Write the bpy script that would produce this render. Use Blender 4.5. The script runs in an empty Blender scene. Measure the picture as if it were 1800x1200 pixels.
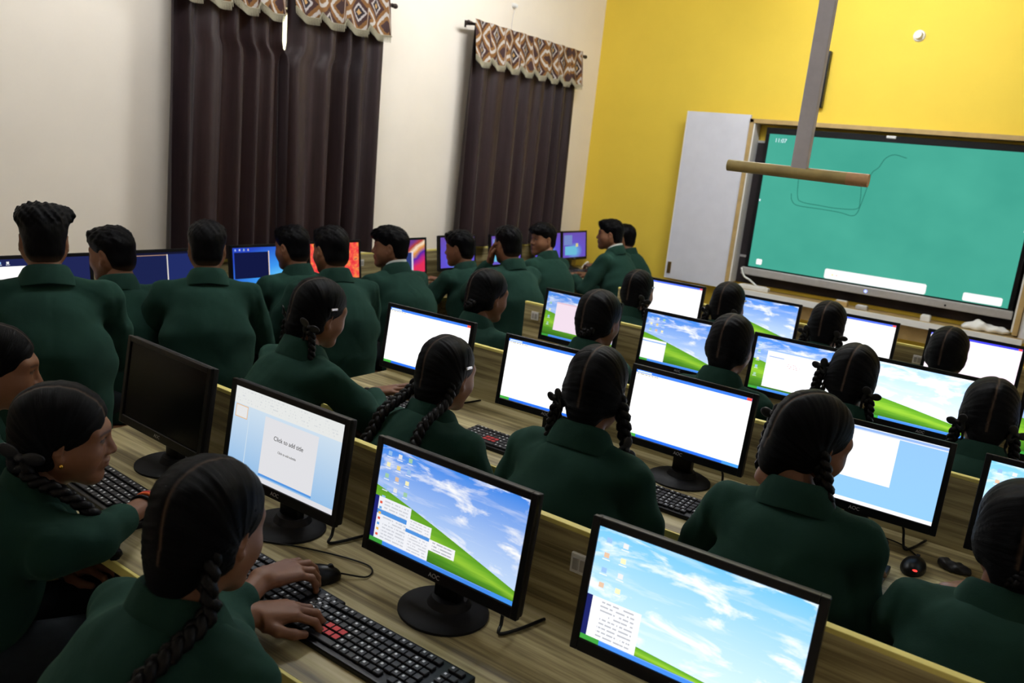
import bpy, bmesh, math, random
import numpy as np
from mathutils import Matrix, Vector

random.seed(4)
rng = np.random.default_rng(4)
SC = bpy.context.scene
COL = SC.collection

# ------------------------------------------------------------------ camera, world, exposure
F_PX, YAW, PITCH, ROLL = 1462.09, 0.60139, 0.22316, 0.10394
CAM = np.array([1.13647, -1.34695, 1.76294])
fwd = np.array([-math.sin(YAW) * math.cos(PITCH), math.cos(YAW) * math.cos(PITCH), -math.sin(PITCH)])
r0 = np.array([math.cos(YAW), math.sin(YAW), 0.0])
u0 = np.cross(r0, fwd)
RIGHT = math.cos(ROLL) * r0 + math.sin(ROLL) * u0
UP = math.cos(ROLL) * u0 - math.sin(ROLL) * r0
cam_data = bpy.data.cameras.new('camera')
cam_data.sensor_width = 36.0
cam_data.lens = F_PX / 1800.0 * 36.0
cam_data.clip_start = 0.05
cam_data.dof.use_dof = True
cam_data.dof.focus_distance = 2.3
cam_data.dof.aperture_fstop = 5.0
cam = bpy.data.objects.new('camera', cam_data)
COL.objects.link(cam)
cam.matrix_world = Matrix(((RIGHT[0], UP[0], -fwd[0], CAM[0]), (RIGHT[1], UP[1], -fwd[1], CAM[1]),
                           (RIGHT[2], UP[2], -fwd[2], CAM[2]), (0, 0, 0, 1)))
SC.camera = cam
SC.view_settings.view_transform = 'Standard'
SC.view_settings.look = 'None'
SC.view_settings.gamma = 1.0
SC.view_settings.use_curve_mapping = False
SC.view_settings.exposure = 0.0

world = bpy.data.worlds.new('daylight')
SC.world = world
world.use_nodes = True
world.node_tree.nodes['Background'].inputs[0].default_value = (1.0, 0.93, 0.62, 1)
world.node_tree.nodes['Background'].inputs[1].default_value = 3.0
TUBES = {'corner': 310.0, 'wall': 235.0, 'front': 300.0, 'rows': 30.0}      # emission of the four ceiling battens


def ray(px, py):
    return fwd + RIGHT * (px - 900) / F_PX + UP * (600 - py) / F_PX


def on(axis, val, px, py):
    d = ray(px, py)
    return CAM + d * (val - CAM[axis]) / d[axis]


def lin(c):
    out = []
    for v in c[:3]:
        v = v / 255.0
        out.append(v / 12.92 if v <= 0.04045 else ((v + 0.055) / 1.055) ** 2.4)
    return (*out, 1.0)


# ------------------------------------------------------------------ material helpers
class NT:
    """small helper around a node tree"""
    def __init__(s, name):
        s.mat = bpy.data.materials.new(name)
        s.mat.use_nodes = True
        s.t = s.mat.node_tree
        s.n, s.l = s.t.nodes, s.t.links
        s.bsdf = s.n['Principled BSDF']
        s.out = s.n['Material Output']

    def put(s, sock, v):
        if isinstance(v, bpy.types.NodeSocket):
            s.l.new(v, sock)
        elif isinstance(v, (tuple, list)) and len(v) == 3 and sock.type == 'RGBA':
            sock.default_value = (*v, 1)
        else:
            sock.default_value = v

    def m(s, op, a, b=None, c=None, clamp=False):
        k = s.n.new('ShaderNodeMath')
        k.operation = op
        k.use_clamp = clamp
        for i, v in enumerate((a, b, c)):
            if v is not None:
                s.put(k.inputs[i], v)
        return k.outputs[0]

    def coord(s, which='Object'):
        return s.n.new('ShaderNodeTexCoord').outputs[which]

    def mapping(s, vec, scale=(1, 1, 1), loc=(0, 0, 0), rot=(0, 0, 0)):
        k = s.n.new('ShaderNodeMapping')
        s.l.new(vec, k.inputs[0])
        k.inputs['Scale'].default_value = scale
        k.inputs['Location'].default_value = loc
        k.inputs['Rotation'].default_value = rot
        return k.outputs[0]

    def noise(s, vec, scale, detail=4, rough=0.55, dist=0.0):
        k = s.n.new('ShaderNodeTexNoise')
        if vec is not None:
            s.l.new(vec, k.inputs['Vector'])
        k.inputs['Scale'].default_value = scale
        k.inputs['Detail'].default_value = detail
        k.inputs['Roughness'].default_value = rough
        k.inputs['Distortion'].default_value = dist
        return k.outputs['Fac']

    def ramp(s, fac, stops, mode='LINEAR'):
        k = s.n.new('ShaderNodeValToRGB')
        s.l.new(fac, k.inputs[0])
        k.color_ramp.interpolation = mode
        e = k.color_ramp.elements
        while len(e) < len(stops):
            e.new(0.5)
        for i, (p, c) in enumerate(stops):
            e[i].position = p
            e[i].color = c
        return k.outputs[0]

    def mix(s, fac, a, b, blend='MIX'):
        k = s.n.new('ShaderNodeMix')
        k.data_type = 'RGBA'
        k.blend_type = blend
        s.put(k.inputs[0], fac)
        s.put(k.inputs[6], a)
        s.put(k.inputs[7], b)
        return k.outputs[2]

    def bump(s, h, strength=0.3, dist=0.01):
        k = s.n.new('ShaderNodeBump')
        k.inputs['Strength'].default_value = strength
        k.inputs['Distance'].default_value = dist
        s.l.new(h, k.inputs['Height'])
        s.l.new(k.outputs[0], s.bsdf.inputs['Normal'])

    def base(s, col, rough=0.6, spec=None, metal=0.0):
        s.put(s.bsdf.inputs['Base Color'], col)
        s.put(s.bsdf.inputs['Roughness'], rough)
        s.bsdf.inputs['Metallic'].default_value = metal
        if spec is not None:
            s.bsdf.inputs['Specular IOR Level'].default_value = spec

    def emit(s, col, strength):
        k = s.n.new('ShaderNodeEmission')
        s.put(k.inputs[0], col)
        s.put(k.inputs[1], strength)
        s.l.new(k.outputs[0], s.out.inputs[0])


def flat(name, rgb, rough=0.6, spec=0.4, metal=0.0, var=0.06, scale=30.0):
    t = NT(name)
    n = t.noise(t.coord(), scale, 3)
    c = lin(rgb)
    lo = tuple(v * (1 - var) for v in c[:3]) + (1,)
    hi = tuple(min(1, v * (1 + var)) for v in c[:3]) + (1,)
    t.base(t.ramp(n, [(0.3, lo), (0.7, hi)]), rough, spec, metal)
    return t.mat


def paint(name, rgb, var=0.03):
    t = NT(name)
    n = t.noise(t.coord(), 1.6, 5, 0.6)
    c = lin(rgb)
    lo = tuple(v * (1 - var * 2) for v in c[:3]) + (1,)
    t.base(t.ramp(n, [(0.3, lo), (0.65, c)]), 0.65, 0.25)
    t.bump(t.noise(t.coord(), 90, 3), 0.08, 0.004)
    return t.mat


def laminate(name, axis):
    """zebra-grain laminate, grain along one object axis"""
    t = NT(name)
    sc = [26, 26, 26]
    sc[axis] = 0.9
    co = t.mapping(t.coord(), tuple(sc))
    n1 = t.noise(co, 1.0, 5, 0.62, 0.5)
    n2 = t.noise(co, 4.5, 3, 0.5, 0.2)
    f = t.m('ADD', t.m('MULTIPLY', n1, 0.75), t.m('MULTIPLY', n2, 0.25))
    col = t.ramp(f, [(0.34, lin((92, 80, 54))), (0.46, lin((142, 128, 90))), (0.54, lin((176, 162, 118))), (0.68, lin((198, 186, 146)))])
    t.base(col, 0.42, 0.4)
    t.bump(f, 0.05, 0.002)
    return t.mat


M = {}
M['cream'] = paint('cream_wall_paint', (240, 229, 215))
M['yellow'] = paint('yellow_wall_paint', (238, 206, 74))
M['ceiling'] = paint('ceiling_paint', (236, 234, 228))
M['floor'] = flat('floor_stone', (150, 140, 126), 0.35, 0.5, 0, 0.12, 6)
M['lam_x'] = laminate('zebra_laminate_x', 0)
M['lam_y'] = laminate('zebra_laminate_y', 1)
M['edge'] = flat('pale_edge_band', (226, 212, 122), 0.5, 0.3, 0, 0.05, 12)
M['black'] = flat('black_plastic', (12, 12, 14), 0.34, 0.22, 0, 0.15, 60)
M['black_matte'] = flat('black_matte_plastic', (24, 24, 28), 0.6, 0.2, 0, 0.12, 80)
M['logo'] = flat('silver_logo_print', (170, 168, 172), 0.4, 0.5)
M['keys'] = flat('key_caps', (30, 28, 32), 0.5, 0.4)
M['legend'] = flat('key_legend_print', (210, 210, 214), 0.6, 0.3)
M['redkey'] = flat('red_key_print', (196, 34, 38), 0.5, 0.4)
M['white'] = flat('white_lacquer', (214, 214, 222), 0.4, 0.4, 0, 0.03, 8)
M['whiteplastic'] = flat('white_plastic', (226, 224, 220), 0.42, 0.4, 0, 0.03, 20)
M['tan'] = flat('tan_wood', (176, 148, 98), 0.5, 0.3, 0, 0.12, 14)
M['stick'] = flat('stick_wood', (170, 150, 98), 0.5, 0.3, 0, 0.15, 22)
M['stick_tip'] = flat('stick_tip_wood', (205, 160, 116), 0.55, 0.3, 0, 0.1, 30)
M['trunking'] = flat('grey_trunking', (190, 184, 188), 0.5, 0.4, 0, 0.05, 40)
M['chalk'] = flat('chalkboard', (38, 32, 34), 0.7, 0.2, 0, 0.25, 7)
M['silver'] = flat('silver_plastic', (176, 172, 170), 0.36, 0.5, 0.25, 0.05, 30)
M['brass'] = flat('brass', (150, 120, 70), 0.35, 0.5, 0.8, 0.1, 60)
M['rod'] = flat('dark_rod_metal', (40, 28, 26), 0.35, 0.5, 0.6)
M['steel'] = flat('stool_steel', (70, 70, 74), 0.4, 0.5, 0.7)
M['stoolseat'] = flat('stool_seat_wood', (110, 74, 44), 0.45, 0.4, 0, 0.2, 10)
M['shirt'] = flat('white_shirt_cloth', (208, 210, 206), 0.8, 0.2)
M['trousers'] = flat('dark_trouser_cloth', (26, 30, 34), 0.85, 0.15, 0, 0.15, 50)
M['shoe'] = flat('black_shoe', (14, 13, 14), 0.35, 0.5)
M['ribbon'] = flat('black_ribbon', (22, 22, 28), 0.4, 0.4, 0, 0.2, 60)
M['gold'] = flat('gold_metal', (222, 168, 70), 0.25, 0.5, 1.0)
M['band_orange'] = flat('orange_thread', (212, 92, 34), 0.7, 0.3, 0, 0.25, 400)
M['fringe'] = flat('cream_fringe_thread', (160, 152, 130), 0.8, 0.2, 0, 0.1, 200)
M['glassframe'] = flat('window_frame_paint', (150, 128, 92), 0.5, 0.4)
M['eye'] = flat('eye_white', (200, 190, 180), 0.2, 0.5)
M['iris'] = flat('dark_iris', (22, 14, 10), 0.15, 0.6)
M['clip'] = flat('hair_clip_silver', (210, 210, 220), 0.2, 0.6, 0.8)

# blazer cloth: dark green wool
t = NT('green_blazer_wool')
co = t.coord()
n = t.noise(co, 5.0, 4)
fine = t.noise(co, 420.0, 2)
t.base(t.ramp(n, [(0.3, lin((19, 40, 34))), (0.7, lin((25, 49, 41)))]), 0.95, 0.08)
t.bsdf.inputs['Sheen Weight'].default_value = 0.06
t.bsdf.inputs['Sheen Roughness'].default_value = 0.6
t.bsdf.inputs['Sheen Tint'].default_value = (0.3, 0.7, 0.5, 1)
folds = t.noise(t.mapping(co, (7, 7, 5)), 1.0, 2, 0.4, 0.6)
t.bump(t.m('ADD', t.m('MULTIPLY', folds, 1.0), t.m('MULTIPLY', fine, 0.03)), 0.5, 0.03)
M['blazer'] = t.mat

# hair
t = NT('black_hair')
uv = t.n.new('ShaderNodeUVMap')
uv.uv_map = 'strand'
st = t.noise(t.mapping(uv.outputs[0], (260, 9, 1)), 1.0, 3, 0.6)
at = t.n.new('ShaderNodeAttribute')
at.attribute_name = 'Col'
dark = t.ramp(st, [(0.3, lin((3, 3, 5))), (0.75, lin((9, 8, 11)))])
t.base(t.mix(at.outputs['Fac'], dark, lin((104, 84, 70))), t.m('ADD', 0.32, t.m('MULTIPLY', st, 0.22)), 0.06)
t.bump(st, 0.8, 0.003)
M['hair'] = t.mat
t = NT('black_braid_hair')
st = t.noise(t.mapping(t.coord(), (160, 160, 40)), 1.0, 3)
t.base(t.ramp(st, [(0.3, lin((5, 5, 7))), (0.75, lin((18, 15, 17)))]), 0.42, 0.12)
t.bump(st, 0.4, 0.003)
M['braid'] = t.mat

# skin: tone from a colour attribute (lips, brows, palms)
t = NT('brown_skin')
at = t.n.new('ShaderNodeAttribute')
at.attribute_name = 'Col'
n = t.noise(t.coord(), 40, 3)
t.base(t.mix(0.12, at.outputs['Color'], t.mix(n, lin((80, 50, 36)), lin((140, 96, 70)))), 0.5, 0.3)
t.bsdf.inputs['Subsurface Weight'].default_value = 0.06
t.bsdf.inputs['Subsurface Radius'].default_value = (0.01, 0.004, 0.002)
t.bump(t.noise(t.coord(), 500, 2), 0.06, 0.002)
M['skin'] = t.mat

# curtain cloth
t = NT('brown_curtain_cloth')
co = t.coord()
w = t.noise(t.mapping(co, (60, 60, 2)), 1.0, 3)
col = t.ramp(w, [(0.3, lin((31, 22, 25))), (0.7, lin((43, 30, 33)))])
t.base(col, 0.5, 0.25)
t.bsdf.inputs['Sheen Weight'].default_value = 0.05
t.bump(t.noise(t.mapping(co, (300, 300, 60)), 1.0, 2), 0.1, 0.002)
tr = t.n.new('ShaderNodeBsdfTranslucent')
t.put(tr.inputs[0], lin((120, 78, 62)))
mx = t.n.new('ShaderNodeMixShader')
mx.inputs[0].default_value = 0.03
t.l.new(t.bsdf.outputs[0], mx.inputs[1])
t.l.new(tr.outputs[0], mx.inputs[2])
t.l.new(mx.outputs[0], t.out.inputs[0])
M['curtain'] = t.mat

# valance: banded diamonds
t = NT('diamond_valance_cloth')
uv = t.coord('UV')
sp = t.n.new('ShaderNodeSeparateXYZ')
wob = t.noise(t.mapping(uv, (14, 40, 1)), 1.0, 2)
t.l.new(uv, sp.inputs[0])
a = t.m('ABSOLUTE', t.m('SUBTRACT', t.m('FRACT', t.m('MULTIPLY', sp.outputs[0], 1.0)), 0.5))
b = t.m('ABSOLUTE', t.m('SUBTRACT', t.m('FRACT', t.m('ADD', t.m('MULTIPLY', sp.outputs[1], 1.35), 0.1)), 0.5))
d = t.m('ADD', t.m('ADD', a, b), t.m('MULTIPLY', t.m('SUBTRACT', wob, 0.5), 0.12))
K = lambda *c: lin(c)
col = t.ramp(d, [(0.0, K(180, 140, 88)), (0.09, K(34, 26, 34)), (0.20, K(176, 168, 166)), (0.28, K(60, 36, 34)),
                 (0.42, K(122, 84, 44)), (0.56, K(182, 174, 168)), (0.68, K(128, 90, 48)), (0.80, K(60, 40, 40))], 'CONSTANT')
t.base(col, 0.75, 0.2)
t.bump(t.noise(t.mapping(uv, (120, 240, 1)), 1.0, 2), 0.2, 0.002)
M['valance'] = t.mat

t = NT('window_glass')
t.base((0.9, 0.93, 0.95, 1), 0.05, 0.5)
t.bsdf.inputs['Transmission Weight'].default_value = 1.0
t.bsdf.inputs['IOR'].default_value = 1.01
M['glass'] = t.mat
for k_, v_ in TUBES.items():
    t = NT('tube_light_' + k_); t.emit((0.92, 0.96, 1.0, 1), v_); M['tube_' + k_] = t.mat
t = NT('drawn_ink_pixels'); t.emit(lin((50, 128, 112)), 1.0); M['ink'] = t.mat
t = NT('blue_led'); t.emit((0.25, 0.3, 1.0, 1), 3.0); M['led_blue'] = t.mat
t = NT('red_led'); t.emit((1.0, 0.05, 0.04, 1), 1.6); M['led_red'] = t.mat
t = NT('white_led'); t.emit((0.75, 0.9, 1.0, 1), 1.2); M['led_white'] = t.mat


# ------------------------------------------------------------------ screens (flat pictures, drawn by nodes in UV space)
class Screen(NT):
    def __init__(s, name, strength=1.0):
        super().__init__(name)
        s.strength = strength
        sp = s.n.new('ShaderNodeSeparateXYZ')
        s.uv = s.coord('UV')
        s.l.new(s.uv, sp.inputs[0])
        s.u, s.v = sp.outputs[0], sp.outputs[1]
        s.c = (0, 0, 0, 1)

    def box(s, x0, y0, x1, y1):
        a = s.m('LESS_THAN', s.m('ABSOLUTE', s.m('SUBTRACT', s.u, (x0 + x1) / 2)), (x1 - x0) / 2)
        b = s.m('LESS_THAN', s.m('ABSOLUTE', s.m('SUBTRACT', s.v, (y0 + y1) / 2)), (y1 - y0) / 2)
        return s.m('MULTIPLY', a, b)

    def rect(s, x0, y0, x1, y1, rgb):
        s.c = s.mix(s.box(x0, y0, x1, y1), s.c, lin(rgb))

    def pill(s, x0, y0, x1, y1, rgb, r, asp=1.777):
        hx, hy = (x1 - x0) / 2 * asp - r, (y1 - y0) / 2 - r
        dx = s.m('MAXIMUM', s.m('SUBTRACT', s.m('MULTIPLY', s.m('ABSOLUTE', s.m('SUBTRACT', s.u, (x0 + x1) / 2)), asp), hx), 0.0)
        dy = s.m('MAXIMUM', s.m('SUBTRACT', s.m('ABSOLUTE', s.m('SUBTRACT', s.v, (y0 + y1) / 2)), hy), 0.0)
        d = s.m('SQRT', s.m('ADD', s.m('MULTIPLY', dx, dx), s.m('MULTIPLY', dy, dy)))
        s.c = s.mix(s.m('LESS_THAN', d, r), s.c, lin(rgb))

    def lines(s, x0, y0, x1, y1, n, rgb, seed=0.0, dens=0.5, amt=0.8):
        row = s.m('MULTIPLY', s.m('SUBTRACT', s.v, y0), n / (y1 - y0))
        fr = s.m('ABSOLUTE', s.m('SUBTRACT', s.m('FRACT', row), 0.5))
        cv = s.n.new('ShaderNodeCombineXYZ')
        s.l.new(s.m('MULTIPLY', s.u, 70), cv.inputs[0])
        s.l.new(s.m('ADD', s.m('MULTIPLY', s.m('FLOOR', row), 7.3), seed), cv.inputs[1])
        no = s.noise(cv.outputs[0], 1.0, 1)
        f = s.m('MULTIPLY', s.m('MULTIPLY', s.m('LESS_THAN', fr, 0.2), s.m('GREATER_THAN', no, dens)), s.box(x0, y0, x1, y1))
        s.c = s.mix(s.m('MULTIPLY', f, amt), s.c, lin(rgb))

    def icons(s, x0, y1, cols, rows, dx, dy, sz=0.022, skip=()):
        pal = [(236, 214, 140), (150, 190, 235), (230, 230, 230), (160, 205, 170), (225, 190, 160), (245, 238, 190)]
        k = 0
        for j in range(rows):
            for i in range(cols):
                k += 1
                if (i, j) in skip:
                    continue
                x, y = x0 + i * dx, y1 - j * dy
                s.rect(x - sz * 0.6, y - sz, x + sz * 0.6, y + sz, pal[(k * 7 + j) % 6])
                s.rect(x - sz * 0.9, y - sz * 1.9, x + sz * 0.9, y - sz * 1.5, (235, 240, 250))

    def hill(s, hi=0.58, lo=0.14, sky_top=(70, 140, 236), sky_low=(212, 232, 255), bright=1.0, cloud=0.52):
        """plain green slope under a blue sky with clouds"""
        g = s.mix(s.m('POWER', s.m('MULTIPLY', s.v, 1.02, clamp=True), 1.1), lin(sky_low), lin(sky_top))
        cl = s.noise(s.mapping(s.uv, (3.1, 5.2, 1), (1.7, 0.4, 0)), 1.0, 6, 0.6, 0.5)
        cf = s.m('MULTIPLY', s.m('SUBTRACT', cl, cloud), 7.0, clamp=True)
        wisp = s.noise(s.mapping(s.uv, (2.0, 9.0, 1), (0, 0, 0), (0, 0, -0.6)), 1.0, 5, 0.6)
        wf = s.m('MULTIPLY', s.m('SUBTRACT', wisp, 0.55), 3.0, clamp=True)
        g = s.mix(s.m('MULTIPLY', wf, 0.7), g, (1, 1, 1, 1))
        g = s.mix(cf, g, (1, 1, 1, 1))
        edge = s.m('SUBTRACT', hi, s.m('MULTIPLY', s.m('POWER', s.u, 1.12), hi - lo))
        dn = s.m('DIVIDE', s.v, edge)
        gn = s.noise(s.mapping(s.uv, (4, 30, 1), (0, 0, 0), (0, 0, 0.35)), 1.0, 4)
        gr = s.ramp(s.m('ADD', dn, s.m('MULTIPLY', s.m('SUBTRACT', gn, 0.5), 0.35)),
                    [(0.0, lin((40, 92, 26))), (0.35, lin((86, 150, 40))), (0.6, lin((150, 202, 58))), (0.8, lin((112, 176, 46))), (1.0, lin((96, 160, 40)))])
        s.c = s.mix(s.m('LESS_THAN', s.v, edge), g, gr)

    def taskbar(s, rgb=(40, 104, 226), h=0.045, start=True):
        s.rect(0, 0, 1, h, rgb)
        s.rect(0, h * 0.82, 1, h, (110, 160, 246))
        if start:
            s.rect(0, 0, 0.1, h, (64, 158, 62))
            s.rect(0.86, 0, 1, h, (70, 150, 240))

    def done(s):
        s.emit(s.c, s.strength)
        return s.mat


def scr_notepad(name, tint=(255, 255, 255), title=(60, 120, 236), st=1.35):
    s = Screen(name, st)
    s.c = lin(tint)
    s.rect(0, 0.955, 1, 1, title)
    s.rect(0.955, 0.958, 0.995, 0.995, (232, 80, 60))
    s.rect(0.01, 0.965, 0.14, 0.985, (210, 226, 255))
    s.rect(0, 0.925, 1, 0.955, (246, 244, 232))
    s.lines(0.01, 0.927, 0.2, 0.953, 1, (90, 90, 90), 3, 0.45)
    s.taskbar()
    return s.done()


def scr_hill(name, kind, st=1.1, **kw):
    s = Screen(name, st)
    s.hill(**kw)
    if kind == 'menu':
        s.icons(0.06, 0.93, 3, 4, 0.075, 0.115)
        s.icons(0.06, 0.47, 1, 1, 0.07, 0.11)
        s.rect(0.0, 0.045, 0.04, 0.475, (34, 38, 120))
        s.rect(0.03, 0.045, 0.27, 0.475, (240, 242, 248))
        s.lines(0.075, 0.06, 0.25, 0.46, 12, (150, 154, 166), 1, 0.44, 0.45)
        s.rect(0.03, 0.30, 0.27, 0.345, (84, 150, 226))
        for i in range(7):
            s.rect(0.04, 0.075 + i * 0.055, 0.058, 0.10 + i * 0.055, [(230, 90, 70), (240, 190, 90), (110, 170, 230)][i % 3])
        s.rect(0.25, 0.045, 0.425, 0.375, (244, 245, 250))
        s.lines(0.275, 0.055, 0.41, 0.37, 11, (150, 154, 166), 5, 0.44, 0.45)
        s.rect(0.25, 0.235, 0.425, 0.27, (84, 150, 226))
        s.rect(0.42, 0.16, 0.60, 0.265, (247, 247, 251))
        s.lines(0.445, 0.165, 0.58, 0.26, 3, (120, 124, 136), 9, 0.42, 0.6)
    elif kind == 'start':
        s.icons(0.07, 0.90, 3, 3, 0.075, 0.12)
        s.rect(0.0, 0.045, 0.30, 0.46, (248, 248, 252))
        s.rect(0.0, 0.40, 0.30, 0.42, (120, 170, 240))
    elif kind == 'window':
        s.icons(0.045, 0.88, 1, 5, 0.08, 0.15)
        s.rect(0.14, 0.08, 1.0, 0.80, (250, 251, 255))
        s.rect(0.14, 0.77, 1.0, 0.80, (160, 190, 240))
        s.rect(0.16, 0.66, 0.32, 0.675, (130, 160, 220))
        s.lines(0.36, 0.50, 0.5, 0.60, 3, (200, 120, 120), 2, 0.5, 0.7)
        s.rect(0.34, 0.10, 0.343, 0.76, (210, 220, 240))
    elif kind == 'pink':
        s.icons(0.06, 0.9, 1, 5, 0.08, 0.15)
        s.rect(0.15, 0.17, 1.0, 0.80, (246, 226, 240))
        s.rect(0.15, 0.77, 1.0, 0.80, (235, 200, 215))
    elif kind == 'icons':
        s.icons(0.06, 0.9, 2, 4, 0.085, 0.13)
    elif kind == 'firstmenu':
        s.icons(0.06, 0.9, 2, 4, 0.085, 0.13)
        s.rect(0.0, 0.045, 0.04, 0.40, (30, 36, 100))
        s.rect(0.03, 0.045, 0.28, 0.40, (246, 247, 250))
        s.lines(0.075, 0.06, 0.25, 0.39, 9, (120, 124, 136), 1, 0.44, 0.6)
    s.taskbar((70, 140, 236))
    return s.done()


SCR = {}
SCR['note'] = scr_notepad('screen_white_page')
SCR['note_pink'] = scr_notepad('screen_pale_pink_page', (255, 236, 248), (70, 70, 236), 1.25)
SCR['note_plain'] = scr_notepad('screen_plain_page', (255, 255, 255), (80, 110, 240), 1.3)
SCR['menu'] = scr_hill('screen_hill_with_menus', 'menu', 1.0)
SCR['start'] = scr_hill('screen_hill_with_start_list', 'start', 1.1)
SCR['window'] = scr_hill('screen_hill_behind_window', 'window', 1.2)
SCR['pinkwin'] = scr_hill('screen_hill_behind_pink_page', 'pink', 1.0)
SCR['hill'] = scr_hill('screen_plain_hill', 'none', 1.15)
SCR['hill_pale'] = scr_hill('screen_washed_out_hill', 'none', 1.35, sky_top=(170, 210, 250), sky_low=(236, 246, 255), cloud=0.47, hi=0.40, lo=0.12)
SCR['sky'] = scr_hill('screen_pale_sky', 'firstmenu', 1.2, hi=0.16, lo=0.02, sky_top=(120, 196, 246), sky_low=(214, 240, 255))
SCR['sky2'] = scr_hill('screen_pale_sky_icons', 'icons', 1.25, hi=0.16, lo=0.02, sky_top=(130, 206, 248), sky_low=(220, 244, 255))
s = Screen('screen_slide_editor', 0.92)
s.c = s.mix(s.v, lin((150, 196, 240)), lin((226, 240, 250)))
s.rect(0, 0.80, 1, 1, (240, 242, 240))
s.lines(0.02, 0.82, 0.95, 0.98, 5, (190, 196, 206), 4, 0.58, 0.4)
s.rect(0, 0.0, 1, 0.06, (232, 232, 238))
s.rect(0.155, 0.06, 0.162, 0.80, (214, 232, 246))
s.rect(0.02, 0.64, 0.14, 0.79, (240, 196, 150))
s.rect(0.026, 0.65, 0.134, 0.78, (240, 240, 240))
s.rect(0.31, 0.075, 0.80, 0.10, (90, 156, 232))
s.rect(0.31, 0.10, 0.80, 0.765, (234, 234, 238))
SCR['slides'] = s.done()
s = Screen('screen_blue_with_white_page', 1.1)
s.c = s.mix(s.v, lin((150, 206, 250)), lin((150, 200, 250)))
s.rect(0, 0.94, 1, 1, (226, 234, 248))
s.rect(0, 0.955, 1, 0.985, (150, 184, 240))
s.rect(0, 0.0, 1, 0.05, (250, 250, 255))
s.rect(0.10, 0.32, 0.69, 0.94, (255, 255, 255))
SCR['bluepage'] = s.done()
t = NT('screen_switched_off')
t.base(lin((4, 4, 6)), 0.25, 0.12)
SCR['off'] = t.mat
s = Screen('screen_dark_editor', 0.85)
s.c = lin((30, 38, 84))
s.rect(0, 0.955, 1, 1, (24, 26, 50))
s.rect(0.02, 0.93, 0.52, 0.945, (190, 150, 120))
s.rect(0.52, 0.02, 0.535, 0.95, (244, 236, 226))
s.rect(0.535, 0.02, 1.0, 0.95, (36, 48, 108))
SCR['dark'] = s.done()
s = Screen('screen_dark_with_white_window', 1.1)
s.c = lin((30, 36, 80))
s.rect(0.0, 0.06, 0.55, 0.86, (255, 255, 255))
s.icons(0.05, 0.93, 2, 1, 0.08, 0.1)
SCR['dark_white'] = s.done()
s = Screen('screen_blue_with_dark_terminal', 1.0)
dx = s.m('SUBTRACT', s.u, 0.85); dy = s.m('SUBTRACT', s.v, 0.1)
rr = s.m('SQRT', s.m('ADD', s.m('MULTIPLY', dx, dx), s.m('MULTIPLY', dy, dy)))
s.c = s.ramp(rr, [(0.0, lin((120, 220, 255))), (0.45, lin((60, 150, 240))), (1.0, lin((40, 70, 190)))])
s.rect(0.03, 0.24, 0.60, 0.88, (18, 24, 66))
s.rect(0.595, 0.26, 0.61, 0.90, (240, 214, 200))
s.icons(0.05, 0.95, 4, 1, 0.07, 0.1, 0.016)
SCR['terminal'] = s.done()
s = Screen('screen_red_orange_leaves', 1.0)
n = s.noise(s.mapping(s.uv, (9, 6, 1)), 1.0, 5, 0.7)
s.c = s.ramp(n, [(0.35, lin((226, 40, 60))), (0.5, lin((246, 84, 74))), (0.62, lin((250, 150, 70))), (0.7, lin((120, 40, 90)))])
SCR['leaves'] = s.done()
s = Screen('screen_purple_orange_streaks', 0.95)
w = s.m('ADD', s.m('SUBTRACT', s.v, s.m('MULTIPLY', s.u, 0.9)), s.m('MULTIPLY', s.noise(s.uv, 3.0, 3), 0.25))
s.c = s.ramp(s.m('ADD', s.m('MULTIPLY', w, 0.8), 0.45), [(0.1, lin((230, 50, 90))), (0.35, lin((80, 40, 170))), (0.5, lin((226, 150, 60))), (0.58, lin((250, 230, 200))), (0.66, lin((180, 70, 50))), (0.8, lin((110, 60, 140)))])
s.rect(0.3, 0.0, 0.66, 0.62, (46, 60, 120))
s.rect(0.66, 0.0, 0.70, 0.64, (230, 220, 240))
SCR['streaks'] = s.done()
for nm, tint in (('violet', (96, 84, 214)), ('violet_cyan', (106, 88, 200))):
    s = Screen('screen_' + nm, 0.95)
    dx = s.m('SUBTRACT', s.u, 0.5); dy = s.m('SUBTRACT', s.v, 0.25)
    rr = s.m('SQRT', s.m('ADD', s.m('MULTIPLY', dx, dx), s.m('MULTIPLY', dy, dy)))
    s.c = s.ramp(rr, [(0.0, lin((110, 200, 240))), (0.35, lin(tint)), (0.9, lin((110, 80, 170)))])
    if nm == 'violet_cyan':
        s.rect(0.1, 0.1, 0.6, 0.45, (110, 190, 220))
        s.rect(0.05, 0.5, 0.4, 0.9, (120, 140, 200))
        s.rect(0.56, 0.42, 0.66, 0.56, (220, 210, 130))
    SCR[nm] = s.done()
s = Screen('screen_green_whiteboard', 1.05)
n = s.noise(s.mapping(s.uv, (3, 2, 1)), 1.0, 3)
s.c = s.ramp(n, [(0.3, lin((66, 162, 142))), (0.7, lin((76, 174, 152)))])
s.pill(0.032, 0.022, 0.057, 0.065, (255, 255, 255), 0.008)
s.pill(0.325, 0.002, 0.715, 0.074, (255, 255, 255), 0.014)
s.rect(0.355, 0.03, 0.36, 0.038, (250, 226, 90))
s.rect(0.372, 0.03, 0.377, 0.038, (250, 200, 190))
s.pill(0.845, 0.006, 0.978, 0.062, (255, 255, 255), 0.012)
s.rect(0.0, 0.50, 0.006, 0.515, (230, 250, 255))
s.rect(0.994, 0.50, 1.0, 0.515, (230, 250, 255))
SCR['board'] = s.done()


# ------------------------------------------------------------------ object helpers
def link(o, parent=None):
    COL.objects.link(o)
    if parent is not None:
        o.parent = parent
    return o


def tag(o, label, cat, group=None):
    o['label'] = label
    o['category'] = cat
    if group:
        o['group'] = group
    return o


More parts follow.
